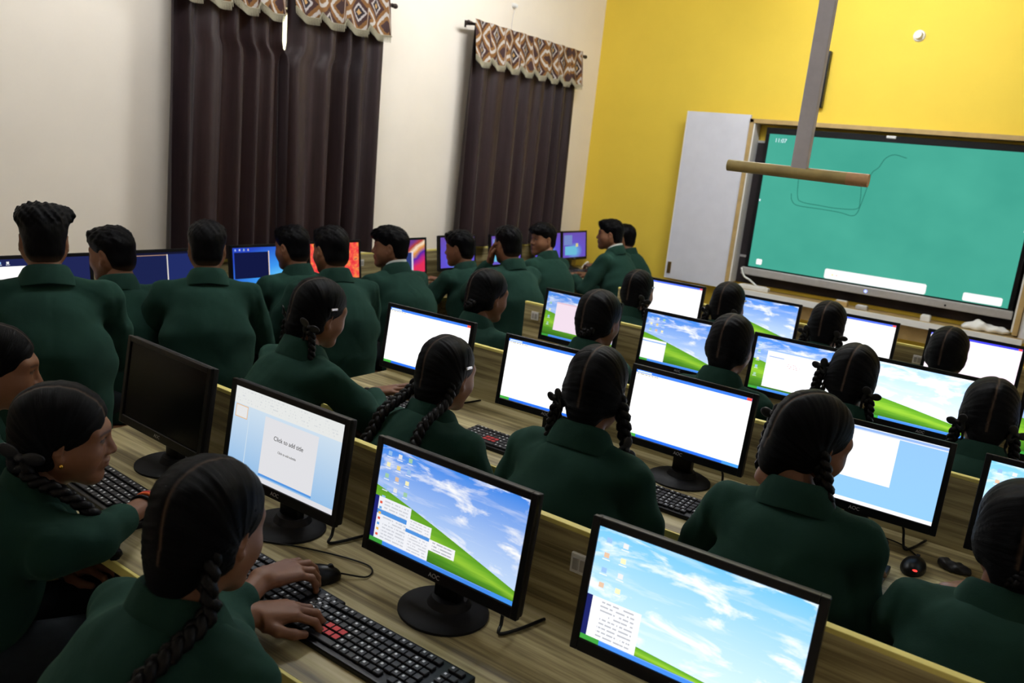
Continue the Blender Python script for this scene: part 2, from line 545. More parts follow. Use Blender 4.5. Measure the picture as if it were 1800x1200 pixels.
def empty(name, label, cat, loc=(0, 0, 0), rz=0.0, group=None):
    o = bpy.data.objects.new(name, None)
    o.empty_display_size = 0.05
    o.location = loc
    o.rotation_euler = (0, 0, rz)
    link(o)
    return tag(o, label, cat, group)


def mesh_np(name, V, Fq, mat, smooth=True, cols=None, uvs=None):
    """mesh from numpy arrays; Fq is (m,4) or (m,3)"""
    me = bpy.data.meshes.new(name)
    V = np.asarray(V, np.float32)
    Fq = np.asarray(Fq, np.int32)
    k = Fq.shape[1]
    me.vertices.add(len(V))
    me.vertices.foreach_set('co', V.ravel())
    me.loops.add(len(Fq) * k)
    me.loops.foreach_set('vertex_index', Fq.ravel())
    me.polygons.add(len(Fq))
    me.polygons.foreach_set('loop_start', np.arange(len(Fq), dtype=np.int32) * k)
    me.update(calc_edges=True)
    if smooth:
        me.polygons.foreach_set('use_smooth', np.ones(len(Fq), bool))
    if cols is not None:
        a = me.color_attributes.new('Col', 'FLOAT_COLOR', 'POINT')
        c4 = np.ones((len(V), 4), np.float32)
        c4[:, :3] = cols
        a.data.foreach_set('color', c4.ravel())
    if uvs is not None:
        l = me.uv_layers.new(name='strand')
        l.data.foreach_set('uv', np.asarray(uvs, np.float32)[Fq.ravel()].ravel())
    me.materials.append(mat)
    return me


def ob(name, me, parent=None, loc=None, rot=None):
    o = bpy.data.objects.new(name, me)
    if loc is not None:
        o.location = loc
    if rot is not None:
        o.rotation_euler = rot
    return link(o, parent)


class Box:
    """collects boxes / prisms into one bmesh"""
    def __init__(s):
        s.bm = bmesh.new()

    def box(s, lo, hi, bev=0.0, seg=2):
        r = bmesh.ops.create_cube(s.bm, size=1.0)
        lo, hi = Vector(lo), Vector(hi)
        c, d = (lo + hi) / 2, hi - lo
        for v in r['verts']:
            v.co = Vector((v.co.x * d.x, v.co.y * d.y, v.co.z * d.z)) + c
        if bev > 0:
            es = list({e for v in r['verts'] for e in v.link_edges})
            bmesh.ops.bevel(s.bm, geom=es, offset=bev, segments=seg, affect='EDGES', profile=0.6)
        return s

    def cyl(s, a, b, r1, r2=None, n=16):
        a, b = Vector(a), Vector(b)
        r2 = r1 if r2 is None else r2
        d = b - a
        q = d.to_track_quat('Z', 'Y').to_matrix().to_4x4()
        m = Matrix.Translation((a + b) / 2) @ q
        bmesh.ops.create_cone(s.bm, cap_ends=True, segments=n, radius1=r1, radius2=r2, depth=d.length, matrix=m)
        return s

    def sph(s, c, r, n=12):
        rr = (r, r, r) if not isinstance(r, (tuple, list)) else r
        m = Matrix.Translation(c) @ Matrix.Diagonal((*rr, 1))
        bmesh.ops.create_uvsphere(s.bm, u_segments=n, v_segments=max(6, n // 2 + 2), radius=1.0, matrix=m)
        return s

    def mesh(s, name, mat, smooth=False):
        me = bpy.data.meshes.new(name)
        s.bm.normal_update()
        s.bm.to_mesh(me)
        s.bm.free()
        me.materials.append(mat)
        if smooth:
            me.polygons.foreach_set('use_smooth', np.ones(len(me.polygons), bool))
            me.set_sharp_from_angle(angle=math.radians(38))
        return me


def quad_uv(name, lo, hi, mat):
    """flat xz plane facing -y, UV 0..1"""
    (x0, y0, z0), (x1, y1, z1) = lo, hi
    me = bpy.data.meshes.new(name)
    me.from_pydata([(x0, y0, z0), (x1, y0, z0), (x1, y1, z1), (x0, y1, z1)], [], [(0, 1, 2, 3)])
    l = me.uv_layers.new(name='UVMap')
    for i, c in enumerate(((0, 0), (1, 0), (1, 1), (0, 1))):
        l.data[i].uv = c
    me.materials.append(mat)
    return me


def catmull(P, n=8):
    P = np.asarray(P, float)
    Q = np.vstack([2 * P[0] - P[1], P, 2 * P[-1] - P[-2]])
    out = []
    for i in range(1, len(Q) - 2):
        for k in range(n):
            u = k / n
            out.append(0.5 * ((2 * Q[i]) + (-Q[i - 1] + Q[i + 1]) * u + (2 * Q[i - 1] - 5 * Q[i] + 4 * Q[i + 1] - Q[i + 2]) * u * u
                              + (-Q[i - 1] + 3 * Q[i] - 3 * Q[i + 1] + Q[i + 2]) * u ** 3))
    out.append(P[-1])
    return np.array(out)


def frames(P):
    T = np.gradient(P, axis=0)
    T /= np.linalg.norm(T, axis=1)[:, None] + 1e-12
    n = np.cross(T[0], (0.31, 0.9, 0.17))
    n /= np.linalg.norm(n)
    N = []
    for tt in T:
        n = n - tt * (n @ tt)
        n /= np.linalg.norm(n) + 1e-12
        N.append(n)
    N = np.array(N)
    return T, N, np.cross(T, N)


def tube_arr(P, R, k=8):
    """swept tube arrays with closed ends"""
    P = np.asarray(P, float)
    R = np.broadcast_to(np.asarray(R, float), (len(P),))
    T, N, B = frames(P)
    ang = np.linspace(0, 2 * np.pi, k, endpoint=False)
    V = P[:, None] + R[:, None, None] * (N[:, None] * np.cos(ang)[None, :, None] + B[:, None] * np.sin(ang)[None, :, None])
    V = V.reshape(-1, 3)
    i = np.arange(len(P) - 1)[:, None] * k
    j = np.arange(k)[None]
    j2 = (j + 1) % k
    Fq = np.stack([i + j, i + j2, i + k + j2, i + k + j], -1).reshape(-1, 4)
    e = len(V)
    V = np.vstack([V, P[0], P[-1]])
    L = (len(P) - 1) * k
    c1 = np.stack([np.full(k, e), (np.arange(k) + 1) % k, np.arange(k), np.full(k, e)], -1)
    c2 = np.stack([np.full(k, e + 1), L + np.arange(k), L + (np.arange(k) + 1) % k, np.full(k, e + 1)], -1)
    return V, Fq, np.vstack([c1, c2])[:, :3]


def tube_mesh(name, pts, r, mat, k=8, n=8, smooth_path=True):
    P = catmull(pts, n) if smooth_path else np.asarray(pts, float)
    V, Fq, Ft = tube_arr(P, r, k)
    tri = np.vstack([Fq[:, [0, 1, 2]], Fq[:, [0, 2, 3]], Ft])
    return mesh_np(name, V, tri, mat)


def text_mesh(name, txt, size, mat):
    cu = bpy.data.curves.new(name, 'FONT')
    cu.body = txt
    cu.size = size
    cu.align_x = 'CENTER'
    cu.align_y = 'CENTER'
    cu.extrude = 0.0002
    o = bpy.data.objects.new(name, cu)
    COL.objects.link(o)
    dg = bpy.context.evaluated_depsgraph_get()
    me = bpy.data.meshes.new_from_object(o.evaluated_get(dg))
    bpy.data.objects.remove(o)
    bpy.data.curves.remove(cu)
    me.name = name
    me.materials.clear()
    me.materials.append(mat)
    return me


def struct(o):
    o['kind'] = 'structure'
    return o


# ------------------------------------------------------------------ implicit surfaces (organic shapes)
class Field:
    def __init__(s, lo, hi, h):
        s.lo, s.h = np.array(lo, float), h
        s.n = np.ceil((np.array(hi, float) - s.lo) / h).astype(int) + 1
        s.F = np.ones(s.n, np.float32)
        s.ax = [s.lo[i] + h * np.arange(s.n[i]) for i in range(3)]

    def sub(s, lo, hi):
        a = np.clip(np.floor((np.array(lo) - s.lo) / s.h).astype(int), 0, s.n - 1)
        b = np.clip(np.ceil((np.array(hi) - s.lo) / s.h).astype(int) + 1, 1, s.n)
        sl = tuple(slice(a[i], max(b[i], a[i] + 1)) for i in range(3))
        x = s.ax[0][sl[0]][:, None, None]
        y = s.ax[1][sl[1]][None, :, None]
        z = s.ax[2][sl[2]][None, None, :]
        return sl, x, y, z

    def put(s, sl, d, k, cut=False):
        A = s.F[sl]
        if cut:
            d = -d
            hh = np.maximum(k - np.abs(A - d), 0) / k
            s.F[sl] = np.maximum(A, d) + hh * hh * k * 0.25
        else:
            hh = np.maximum(k - np.abs(A - d), 0) / k
            s.F[sl] = np.minimum(A, d) - hh * hh * k * 0.25

    def cone(s, a, b, ra, rb, k=0.02, sc=(1, 1, 1), cut=False):
        a, b, sc = np.array(a, float), np.array(b, float), np.array(sc, float)
        mg = k + 3 * s.h
        rr = max(ra, rb) / sc
        sl, x, y, z = s.sub(np.minimum(a, b) - rr - mg, np.maximum(a, b) + rr + mg)
        px, py, pz = (x - a[0]) * sc[0], (y - a[1]) * sc[1], (z - a[2]) * sc[2]
        ba = (b - a) * sc
        t = np.clip((px * ba[0] + py * ba[1] + pz * ba[2]) / max(ba @ ba, 1e-9), 0, 1)
        d = np.sqrt((px - ba[0] * t) ** 2 + (py - ba[1] * t) ** 2 + (pz - ba[2] * t) ** 2) - (ra + (rb - ra) * t)
        s.put(sl, d, k, cut)
        return s

    def ell(s, c, r, k=0.02, cut=False, rot=None):
        c, r = np.array(c, float), np.array(r, float)
        mg = k + 3 * s.h
        R = r if rot is None else np.full(3, r.max())
        sl, x, y, z = s.sub(c - R - mg, c + R + mg)
        x, y, z = x - c[0], y - c[1], z - c[2]
        if rot is not None:
            m = np.array(rot)
            x, y, z = (m[0, 0] * x + m[1, 0] * y + m[2, 0] * z, m[0, 1] * x + m[1, 1] * y + m[2, 1] * z, m[0, 2] * x + m[1, 2] * y + m[2, 2] * z)
        k0 = np.sqrt((x / r[0]) ** 2 + (y / r[1]) ** 2 + (z / r[2]) ** 2)
        k1 = np.sqrt((x / r[0] ** 2) ** 2 + (y / r[1] ** 2) ** 2 + (z / r[2] ** 2) ** 2) + 1e-9
        s.put(sl, np.where(k0 < 1e-6, -r.min(), k0 * (k0 - 1) / k1), k, cut)
        return s

    def cutplane(s, p, n, k=0.006):
        """remove the side the normal points to"""
        x, y, z = s.ax[0][:, None, None], s.ax[1][None, :, None], s.ax[2][None, None, :]
        d = (x - p[0]) * n[0] + (y - p[1]) * n[1] + (z - p[2]) * n[2]
        A = s.F
        hh = np.maximum(k - np.abs(A - d), 0) / k
        s.F = (np.maximum(A, d) + hh * hh * k * 0.25).astype(np.float32)
        return s

    def warp(s, fn):
        x, y, z = s.ax[0][:, None, None], s.ax[1][None, :, None], s.ax[2][None, None, :]
        s.F = s.F + fn(x, y, z).astype(np.float32)
        return s

    def nets(s):
        F, h = s.F, s.h
        S = F < 0
        cnt = np.zeros(np.array(F.shape) - 1, np.int8)
        for dx in (0, 1):
            for dy in (0, 1):
                for dz in (0, 1):
                    cnt += S[dx:F.shape[0] - 1 + dx, dy:F.shape[1] - 1 + dy, dz:F.shape[2] - 1 + dz]
        act = (cnt > 0) & (cnt < 8)
        C = np.argwhere(act)
        idx = np.full(act.shape, -1, np.int64)
        idx[act] = np.arange(len(C))
        cor = np.array([(i, j, k) for i in (0, 1) for j in (0, 1) for k in (0, 1)])
        val = np.stack([F[C[:, 0] + c[0], C[:, 1] + c[1], C[:, 2] + c[2]] for c in cor], 1)
        acc = np.zeros((len(C), 3))
        num = np.zeros(len(C))
        for i in range(8):
            for j in range(i + 1, 8):
                if np.abs(cor[i] - cor[j]).sum() != 1:
                    continue
                cr = (val[:, i] < 0) != (val[:, j] < 0)
                tt = np.where(cr, val[:, i] / np.where(cr, val[:, i] - val[:, j], 1), 0)
                acc += cr[:, None] * (cor[i] + tt[:, None] * (cor[j] - cor[i]))
                num += cr
        V = s.lo + h * (C + acc / num[:, None])
        faces = []
        n = F.shape
        for ax in range(3):
            a1, a2 = (ax + 1) % 3, (ax + 2) % 3
            A = np.take(S, range(0, n[ax] - 1), ax)
            B = np.take(S, range(1, n[ax]), ax)
            E = np.argwhere(A != B)
            E = E[(E[:, a1] > 0) & (E[:, a2] > 0) & (E[:, a1] < n[a1] - 1) & (E[:, a2] < n[a2] - 1)]
            if not len(E):
                continue
            e1 = np.zeros(3, int); e1[a1] = 1
            e2 = np.zeros(3, int); e2[a2] = 1
            g = lambda q: idx[q[:, 0], q[:, 1], q[:, 2]]
            f = np.stack([g(E - e1 - e2), g(E - e2), g(E), g(E - e1)], 1)
            inside = S[E[:, 0], E[:, 1], E[:, 2]]
            f[~inside] = f[~inside][:, ::-1]
            faces.append(f)
        Fq = np.vstack(faces)
        return V, Fq


# ------------------------------------------------------------------ the room
RX0, RX1, RY0, RY1, RZ = -3.10, 2.90, -2.70, 5.80, 3.50
b = Box().box((RX0 - 0.2, RY0 - 0.2, -0.1), (RX1 + 0.2, RY1 + 0.2, 0))
struct(ob('floor', b.mesh('floor', M['floor'])))
b = Box().box((RX0 - 0.2, RY0 - 0.2, RZ), (RX1 + 0.2, RY1 + 0.2, RZ + 0.1))
struct(ob('ceiling', b.mesh('ceiling', M['ceiling'])))
b = Box().box((RX0 - 0.2, RY1, 0), (RX1 + 0.2, RY1 + 0.2, RZ))
struct(ob('wall_front', b.mesh('wall_front', M['yellow'])))
b = Box().box((RX1, RY0, 0), (RX1 + 0.2, RY1, RZ))
struct(ob('wall_right', b.mesh('wall_right', M['cream'])))
b = Box().box((RX0 - 0.2, RY0 - 0.2, 0), (RX1 + 0.2, RY0, RZ))
struct(ob('wall_back', b.mesh('wall_back', M['cream'])))
WIN = [(1.45, 2.62, 1.05, 2.46), (3.90, 5.12, 1.05, 2.46)]
b = Box()
ys = [RY0, WIN[0][0], WIN[0][1], WIN[1][0], WIN[1][1], RY1]
for i in range(5):
    if i in (1, 3):
        b.box((RX0 - 0.2, ys[i], 0), (RX0, ys[i + 1], WIN[0][2]))
        b.box((RX0 - 0.2, ys[i], WIN[0][3]), (RX0, ys[i + 1], RZ))
    else:
        b.box((RX0 - 0.2, ys[i], 0), (RX0, ys[i + 1], RZ))
struct(ob('wall_left', b.mesh('wall_left', M['cream'])))
for wi, (y0, y1, z0, z1) in enumerate(WIN):
    fr = Box()
    x0, x1 = RX0 - 0.14, RX0 - 0.08
    fr.box((x0, y0, z0), (x1, y0 + 0.05, z1)).box((x0, y1 - 0.05, z0), (x1, y1, z1))
    fr.box((x0, y0, z0), (x1, y1, z0 + 0.05)).box((x0, y0, z1 - 0.02), (x1, y1, z1))
    for k in (1, 2):
        yy = y0 + (y1 - y0) * k / 3 + (0.10 if k == 1 else 0.06)
        fr.box((x0, yy - 0.02, z0), (x1, yy + 0.02, z1))
    for zz in (z0 + 0.36, z0 + 0.72):
        fr.box((x0, y0, zz - 0.02), (x1, y1, zz + 0.02))
    w = struct(ob('window_%d' % (wi + 1), fr.mesh('window_frame', M['glassframe'])))
    pn = Box().box((x0 + 0.02, y0 + 0.05, z0 + 0.05), (x0 + 0.026, y1 - 0.05, z1 - 0.02)).mesh('pane', M['glass'])
    ob('pane', pn, w)


# ------------------------------------------------------------------ ceiling battens (the room's lamps, above the frame)
def batten(x, y, along, kind, label):
    t = empty('tube_light', label, 'light', (x, y, RZ), 0 if along == 'x' else math.pi / 2, 'ceiling tube lights')
    bd = Box().box((-0.62, -0.03, -0.05), (0.62, 0.03, 0), 0.004).mesh('housing', M['whiteplastic'])
    ob('housing', bd, t)
    for sx in (-0.62, 0.595):
        ob('end_cap', Box().box((sx, -0.022, -0.09), (sx + 0.025, 0.022, -0.05)).mesh('end_cap', M['whiteplastic']), t)
    tb = Box().cyl((-0.595, 0, -0.072), (0.595, 0, -0.072), 0.014, n=12).mesh('tube', M[kind], True)
    ob('tube', tb, t)


batten(-1.5, 3.4, 'y', 'tube_corner', 'white tube light on the ceiling near the curtains and yellow wall')
batten(-1.7, 0.7, 'y', 'tube_wall', 'white tube light on the ceiling near the bare cream wall')
batten(-0.5, 4.1, 'x', 'tube_front', 'white tube light on the ceiling over the last desk row')
batten(1.2, 0.9, 'x', 'tube_rows', 'white tube light on the ceiling over the second desk row')


# ------------------------------------------------------------------ curtains
def curtain(y0, y1, z0, z1, gap=None, label='', phase=0.0, folds=7, flare=0.0):
    """pleated panel hanging along y in front of the left wall; gap=(side, z_from, width)"""
    ny, nz = folds * 16, 40
    V = np.zeros((ny + 1, nz + 1, 3))
    for i in range(ny + 1):
        u = i / ny
        for j in range(nz + 1):
            v = j / nz
            z = z0 + (z1 - z0) * v
            a, bb = y0, y1
            if gap:
                side, zf, wd = gap
                open_ = wd * min(1.0, max(0.0, (z - zf) / 0.06))
                if side > 0:
                    bb -= open_
                else:
                    a += open_
            a -= flare * (1 - v)
            bb += flare * (1 - v) * 0.3
            y = a + (bb - a) * u
            amp = 0.036 + 0.016 * math.sin(2.1 * u * folds + phase) + 0.014 * (1 - v)
            ph = 2 * math.pi * folds * u + phase + 0.9 * math.sin(7 * u + phase) + 0.4 * math.sin(2.3 * v + 5 * u) + 0.5 * (1 - v) * math.sin(9 * u + phase)
            x = RX0 + 0.095 + amp * (math.sin(ph) + 0.3 * math.sin(2 * ph + 1.0)) * (0.65 + 0.35 * (1 - v))
            V[i, j] = (x, y + 0.006 * math.cos(ph), z)
    idx = np.arange((ny + 1) * (nz + 1)).reshape(ny + 1, nz + 1)
    Fq = np.stack([idx[:-1, :-1], idx[1:, :-1], idx[1:, 1:], idx[:-1, 1:]], -1).reshape(-1, 4)
    me = mesh_np('curtain_panel', V.reshape(-1, 3), Fq, M['curtain'])
    o = ob('curtain', me)
    tag(o, label, 'curtain')
    return o


def valance(y0, y1, ztop, zbot, lobes, label, phase=0.0):
    """scalloped patterned valance with a fringe"""
    per = 14
    ny, nz = lobes * per, 12
    V = np.zeros((ny + 1, nz + 1, 3))
    UVc = np.zeros((ny + 1, nz + 1, 2))
    bot = []
    for i in range(ny + 1):
        u = i / ny
        fr = (i % per) / per if i < ny else 1.0
        arc = 0.055 * (1 - math.sqrt(max(0.0, 1 - (fr - 0.72) ** 2 / 0.56))) if fr < 0.999 else 0.0
        zb = zbot + arc
        y = y0 + (y1 - y0) * u
        for j in range(nz + 1):
            v = j / nz
            z = zb + (ztop - zb) * v
            x = RX0 + 0.150 + 0.02 * math.sin(2 * math.pi * fr + phase) * (1 - 0.5 * v) - 0.03 * v
            V[i, j] = (x, y, z)
            UVc[i, j] = (u * lobes + 0.17 * math.sin(i // per * 2.4), v + 0.3 * math.sin(i // per * 1.7))
        bot.append((V[i, 0], fr))
    idx = np.arange((ny + 1) * (nz + 1)).reshape(ny + 1, nz + 1)
    Fq = np.stack([idx[:-1, :-1], idx[1:, :-1], idx[1:, 1:], idx[:-1, 1:]], -1).reshape(-1, 4)
    me = mesh_np('valance_cloth', V.reshape(-1, 3), Fq, M['valance'])
    l = me.uv_layers.new(name='UVMap')
    l.data.foreach_set('uv', UVc.reshape(-1, 2)[Fq.ravel()].astype(np.float32).ravel())
    me.uv_layers.active = l
    o = tag(ob('valance', me), label, 'valance')
    fb = Box()
    pts = [p for p, _ in bot]
    for i in range(len(pts) - 1):
        for q in (0.0, 0.5):
            p = pts[i] * (1 - q) + pts[i + 1] * q
            fb.cyl((p[0] + 0.002, p[1], p[2] + 0.006), (p[0] + 0.002, p[1] + 0.003, p[2] - 0.036), 0.0042, 0.0018, 5)
    for i in range(len(pts) - 1):
        fb.cyl((pts[i][0] + 0.003, pts[i][1], pts[i][2] + 0.004), (pts[i + 1][0] + 0.003, pts[i + 1][1], pts[i + 1][2] + 0.004), 0.005, n=5)
    f = ob('fringe', fb.mesh('fringe', M['fringe']), o)
    f['kind'] = 'stuff'
    return o


def rod(y0, y1, z, label):
    t = empty('curtain_rod', label, 'curtain rod', (RX0, (y0 + y1) / 2, z))
    h = (y1 - y0) / 2
    ob('pole', Box().cyl((0.1, -h, 0), (0.1, h, 0), 0.011, n=12).mesh('pole', M['rod'], True), t)
    for s_ in (-1, 1):
        ob('finial', Box().sph((0.1, s_ * (h + 0.012), 0), (0.017, 0.022, 0.017), 12).cyl((0.1, s_ * h, 0), (0.1, s_ * (h - 0.02), 0), 0.014, n=12).mesh('finial', M['rod'], True), t)
        ob('bracket', Box().box((0, s_ * (h - 0.07) - 0.008, -0.02), (0.006, s_ * (h - 0.07) + 0.008, 0.03)).cyl((0, s_ * (h - 0.07), 0), (0.1, s_ * (h - 0.07), 0), 0.006, n=8).mesh('bracket', M['rod']), t)


CZ0 = 0.985
curtain(1.27, 2.035, CZ0, 2.62, (1, 2.16, 0.055), 'dark brown curtain of the wide pair, beside the bare cream wall', 0.4, 6, 0.01)
curtain(1.965, 2.825, CZ0, 2.62, (-1, 2.16, 0.055), 'dark brown curtain of the wide pair, between slit and narrow cream wall', 1.7, 5, -0.05)
curtain(3.745, 5.25, CZ0, 2.655, None, 'dark brown pleated curtain nearest the yellow wall', 0.9, 8, 0.0)
valance(1.27, 1.972, 2.70, 2.385, 4, 'diamond patterned valance over the wide pair curtain beside the bare wall', 0.3)
valance(2.035, 2.83, 2.70, 2.410, 4, 'diamond patterned valance over the wide pair curtain past the slit', 0.8)
valance(3.735, 5.285, 2.69, 2.395, 8, 'diamond patterned scalloped valance on the curtain nearest the yellow wall', 0.5)
rod(1.20, 2.90, 2.62, 'dark metal curtain rod of the wide window')
rod(3.70, 5.36, 2.655, 'dark metal curtain rod nearest the yellow wall')
# hook and thin wire above the second curtain
hk = empty('wall_hook', 'small white wall hook with a thin wire above the curtain rod', 'hook', (RX0, 4.35, 2.90))
ob('hook_body', Box().cyl((0, 0, 0), (0.03, 0, 0), 0.02, 0.014, 12).sph((0.034, 0, -0.004), 0.014, 10).mesh('hook_body', M['whiteplastic'], True), hk)
ob('wire', tube_mesh('wire', [(0.03, 0, 0), (0.03, -0.03, -0.1), (0.05, -0.06, -0.26)], 0.0018, M['trunking'], 5), hk)


# ------------------------------------------------------------------ front wall: display in its frame, doors, ledge
FX0, FX1, FZ0, FZ1 = -1.485, 0.755, 0.835, 2.235
fy = RY1 - 0.16
fr = empty('wooden_surround', 'tan wooden frame around the green display on the yellow wall', 'frame', (0, RY1 - 0.004, 0))
W2 = 0.035
for nm, lo, hi in (('side_board', (FX0, -0.16, FZ0), (FX0 + W2, 0, FZ1)), ('side_board', (FX1 - W2, -0.16, FZ0), (FX1, 0, FZ1)),
                   ('top_board', (FX0, -0.16, FZ1 - W2), (FX1, 0, FZ1))):
    ob(nm, Box().box(lo, hi, 0.003).mesh(nm, M['tan']), fr)
for sx in (FX0 + W2, FX1 - W2 - 0.012):
    ob('lining', Box().box((sx, -0.15, FZ0 + 0.02), (sx + 0.012, -0.012, FZ1 - W2)).mesh('lining', M['whiteplastic']), fr)
cb = empty('chalkboard', 'old dark chalkboard behind the green display', 'chalkboard', (0, RY1 - 0.004, 0))
ob('slate', Box().box((FX0 + W2 + 0.012, -0.018, FZ0 + 0.02), (FX1 - W2 - 0.012, 0, 2.055)).mesh('slate', M['chalk']), cb)
ob('trim', Box().box((FX0 + W2 + 0.012, -0.026, 2.05), (FX1 - W2 - 0.012, 0, 2.068)).mesh('trim', M['silver']), cb)
ob('trim', Box().box((FX0 + W2 + 0.012, -0.024, 1.075), (FX0 + W2 + 0.13, -0.018, 1.095)).mesh('trim', M['silver']), cb)

SX0, SX1, SZ0, SZ1 = -1.315, 0.655, 1.015, 2.125
dp = empty('interactive_display', 'large green interactive display with white toolbars and a drawn squiggle', 'display', (0, RY1, 0))
ob('housing', Box().box((SX0 - 0.02, -0.105, SZ0 - 0.06), (SX1 + 0.02, -0.036, SZ1 + 0.045), 0.006).mesh('housing', M['black']), dp)
bz = Box()
for lo, hi in (((SX0 - 0.03, -0.122, SZ1), (SX1 + 0.03, -0.1, SZ1 + 0.05)), ((SX0 - 0.03, -0.122, SZ0 - 0.01), (SX0, -0.1, SZ1)),
               ((SX1, -0.122, SZ0 - 0.01), (SX1 + 0.03, -0.1, SZ1))):
    bz.box(lo, hi, 0.003)
ob('bezel', bz.mesh('bezel', M['black']), dp)
bar = ob('speaker_bar', Box().box((SX0 - 0.05, -0.135, SZ0 - 0.075), (SX1 + 0.04, -0.09, SZ0 - 0.012), 0.008).mesh('speaker_bar', M['silver']), dp)
ob('status_light', Box().cyl((-0.33, -0.137, SZ0 - 0.045), (-0.33, -0.13, SZ0 - 0.045), 0.012, n=12).mesh('status_light', M['led_blue']), bar)
ob('port', Box().cyl((0.25, -0.137, SZ0 - 0.05), (0.25, -0.13, SZ0 - 0.05), 0.008, n=10).mesh('port', M['black']), bar)
ob('camera_module', Box().box((-0.40, -0.135, SZ1 + 0.03), (-0.33, -0.1, SZ1 + 0.05), 0.004).mesh('camera_module', M['whiteplastic']), dp)
scr = ob('screen', quad_uv('screen', (SX0, -0.1125, SZ0), (SX1, -0.1125, SZ1), SCR['board']), dp)
tm = text_mesh('clock_text', '11:07', 0.045, M['led_white'])
o = ob('clock_text', tm, scr, (-1.215, -0.1135, 2.075), (math.pi / 2, 0, 0))
yb = RY1 - 0.115
sq = [(1371, 233), (1388, 262), (1398, 300), (1391, 340), (1392, 352), (1402, 361), (1440, 367), (1475, 373), (1496, 379), (1506, 375), (1513, 360), (1524, 330), (1532, 305), (1545, 294), (1556, 279), (1572, 272), (1594, 278)]
sq2 = [(1404, 310), (1402, 345), (1410, 355), (1440, 361), (1470, 366), (1506, 367), (1512, 352), (1514, 328)]
for pts in (sq[3:], sq2):
    P = [on(1, yb, *p) - np.array([0, RY1, 0]) for p in pts]
    ob('drawn_line', tube_mesh('drawn_line', P, 0.0035, M['ink'], 5, 6), scr)

# white sliding doors each side of the frame
def sliding_door(x0, x1, label, handle):
    t = empty('sliding_door_panel', label, 'door panel', ((x0 + x1) / 2, RY1, 0.79))
    h = (x1 - x0) / 2
    ob('panel', Box().box((-h, -0.145, 0.0), (h, -0.115, 1.475), 0.003).mesh('panel', M['white']), t)
    ob('edge_strip', Box().box((-h, -0.148, 0.0), (-h + 0.008, -0.113, 1.475)).mesh('edge_strip', M['whiteplastic']), t)
    ob('rail', Box().box((-h, -0.115, 1.40), (h, 0.0, 1.43)).box((-h, -0.115, 0.02), (h, 0.0, 0.05)).mesh('rail', M['tan']), t)
    if handle:
        ob('latch', Box().box((-h + 0.02, -0.152, 0.045), (-h + 0.055, -0.145, 0.15), 0.003).cyl((-h + 0.037, -0.158, 0.125), (-h + 0.037, -0.15, 0.125), 0.008, n=10).mesh('latch', M['brass']), t)


sliding_door(-2.065, -1.489, 'white sliding board door beside the cream corner with brass latch', True)
sliding_door(0.76, 1.33, 'white sliding board door beyond the right wooden frame', False)
# ledge under the board
lg = empty('board_ledge', 'tan wooden chalk ledge with pale edge below the green display', 'ledge', (0, RY1, 0))
ob('plank', Box().box((-1.50, -0.26, 0.79), (0.80, 0.0, 0.822), 0.003).mesh('plank', M['tan']), lg)
ob('edge_strip', Box().box((-1.50, -0.272, 0.778), (0.80, -0.26, 0.828), 0.002).mesh('edge_strip', M['whiteplastic']), lg)
ob('apron', Box().box((-1.48, -0.20, 0.66), (0.78, -0.185, 0.79)).mesh('apron', M['tan']), lg)
# oddments lying on the ledge
for nm, lab, cat, x, dx, dz, mt in (
        ('extension_socket', 'white extension socket at the end of the chalk ledge', 'socket', -1.22, 0.13, 0.035, 'whiteplastic'),
        ('chalk_box', 'small pale chalk box on the ledge under the status light', 'box', -0.49, 0.05, 0.04, 'tan'),
        ('duster', 'small grey board duster on the chalk ledge', 'duster', -0.33, 0.045, 0.03, 'silver'),
        ('marker_box', 'tiny white marker box alone on the chalk ledge', 'box', 0.14, 0.035, 0.045, 'whiteplastic')):
    t = empty(nm, lab, cat, (x, RY1 - 0.15, 0.822))
    ob('body', Box().box((-dx, -0.03, 0), (dx, 0.03, dz), 0.006).mesh('body', M[mt]), t)
    ob('lid', Box().box((-dx * 0.8, -0.022, dz), (dx * 0.8, 0.022, dz + 0.006), 0.002).mesh('lid', M['whiteplastic']), t)
pl = Field((-0.2, -0.08, -0.02), (0.2, 0.08, 0.12), 0.008)
pl.ell((-0.08, 0, 0.02), (0.09, 0.05, 0.035), 0.03).ell((0.05, 0.01, 0.025), (0.10, 0.05, 0.03), 0.03).ell((-0.05, 0, 0.05), (0.04, 0.03, 0.03), 0.03)
pl.cutplane((0, 0, 0.001), (0, 0, -1))
pl.warp(lambda x, y, z: 0.006 * np.sin(70 * x + 20 * y) * np.sin(55 * z + 60 * y))
V, Fq = pl.nets()
tag(ob('plastic_bag', mesh_np('plastic_bag', V, Fq, M['whiteplastic']), None, (0.55, RY1 - 0.13, 0.822)), 'crumpled white plastic bag on the chalk ledge by the frame', 'bag')
P = [on(1, RY1 - 0.17, *p) for p in ((1303, 470), (1308, 485), (1318, 492), (1330, 503), (1340, 512))]
tag(ob('white_cable', tube_mesh('white_cable', P, 0.008, M['whiteplastic'], 6)), 'white cable hanging to the extension socket below the frame', 'cable')

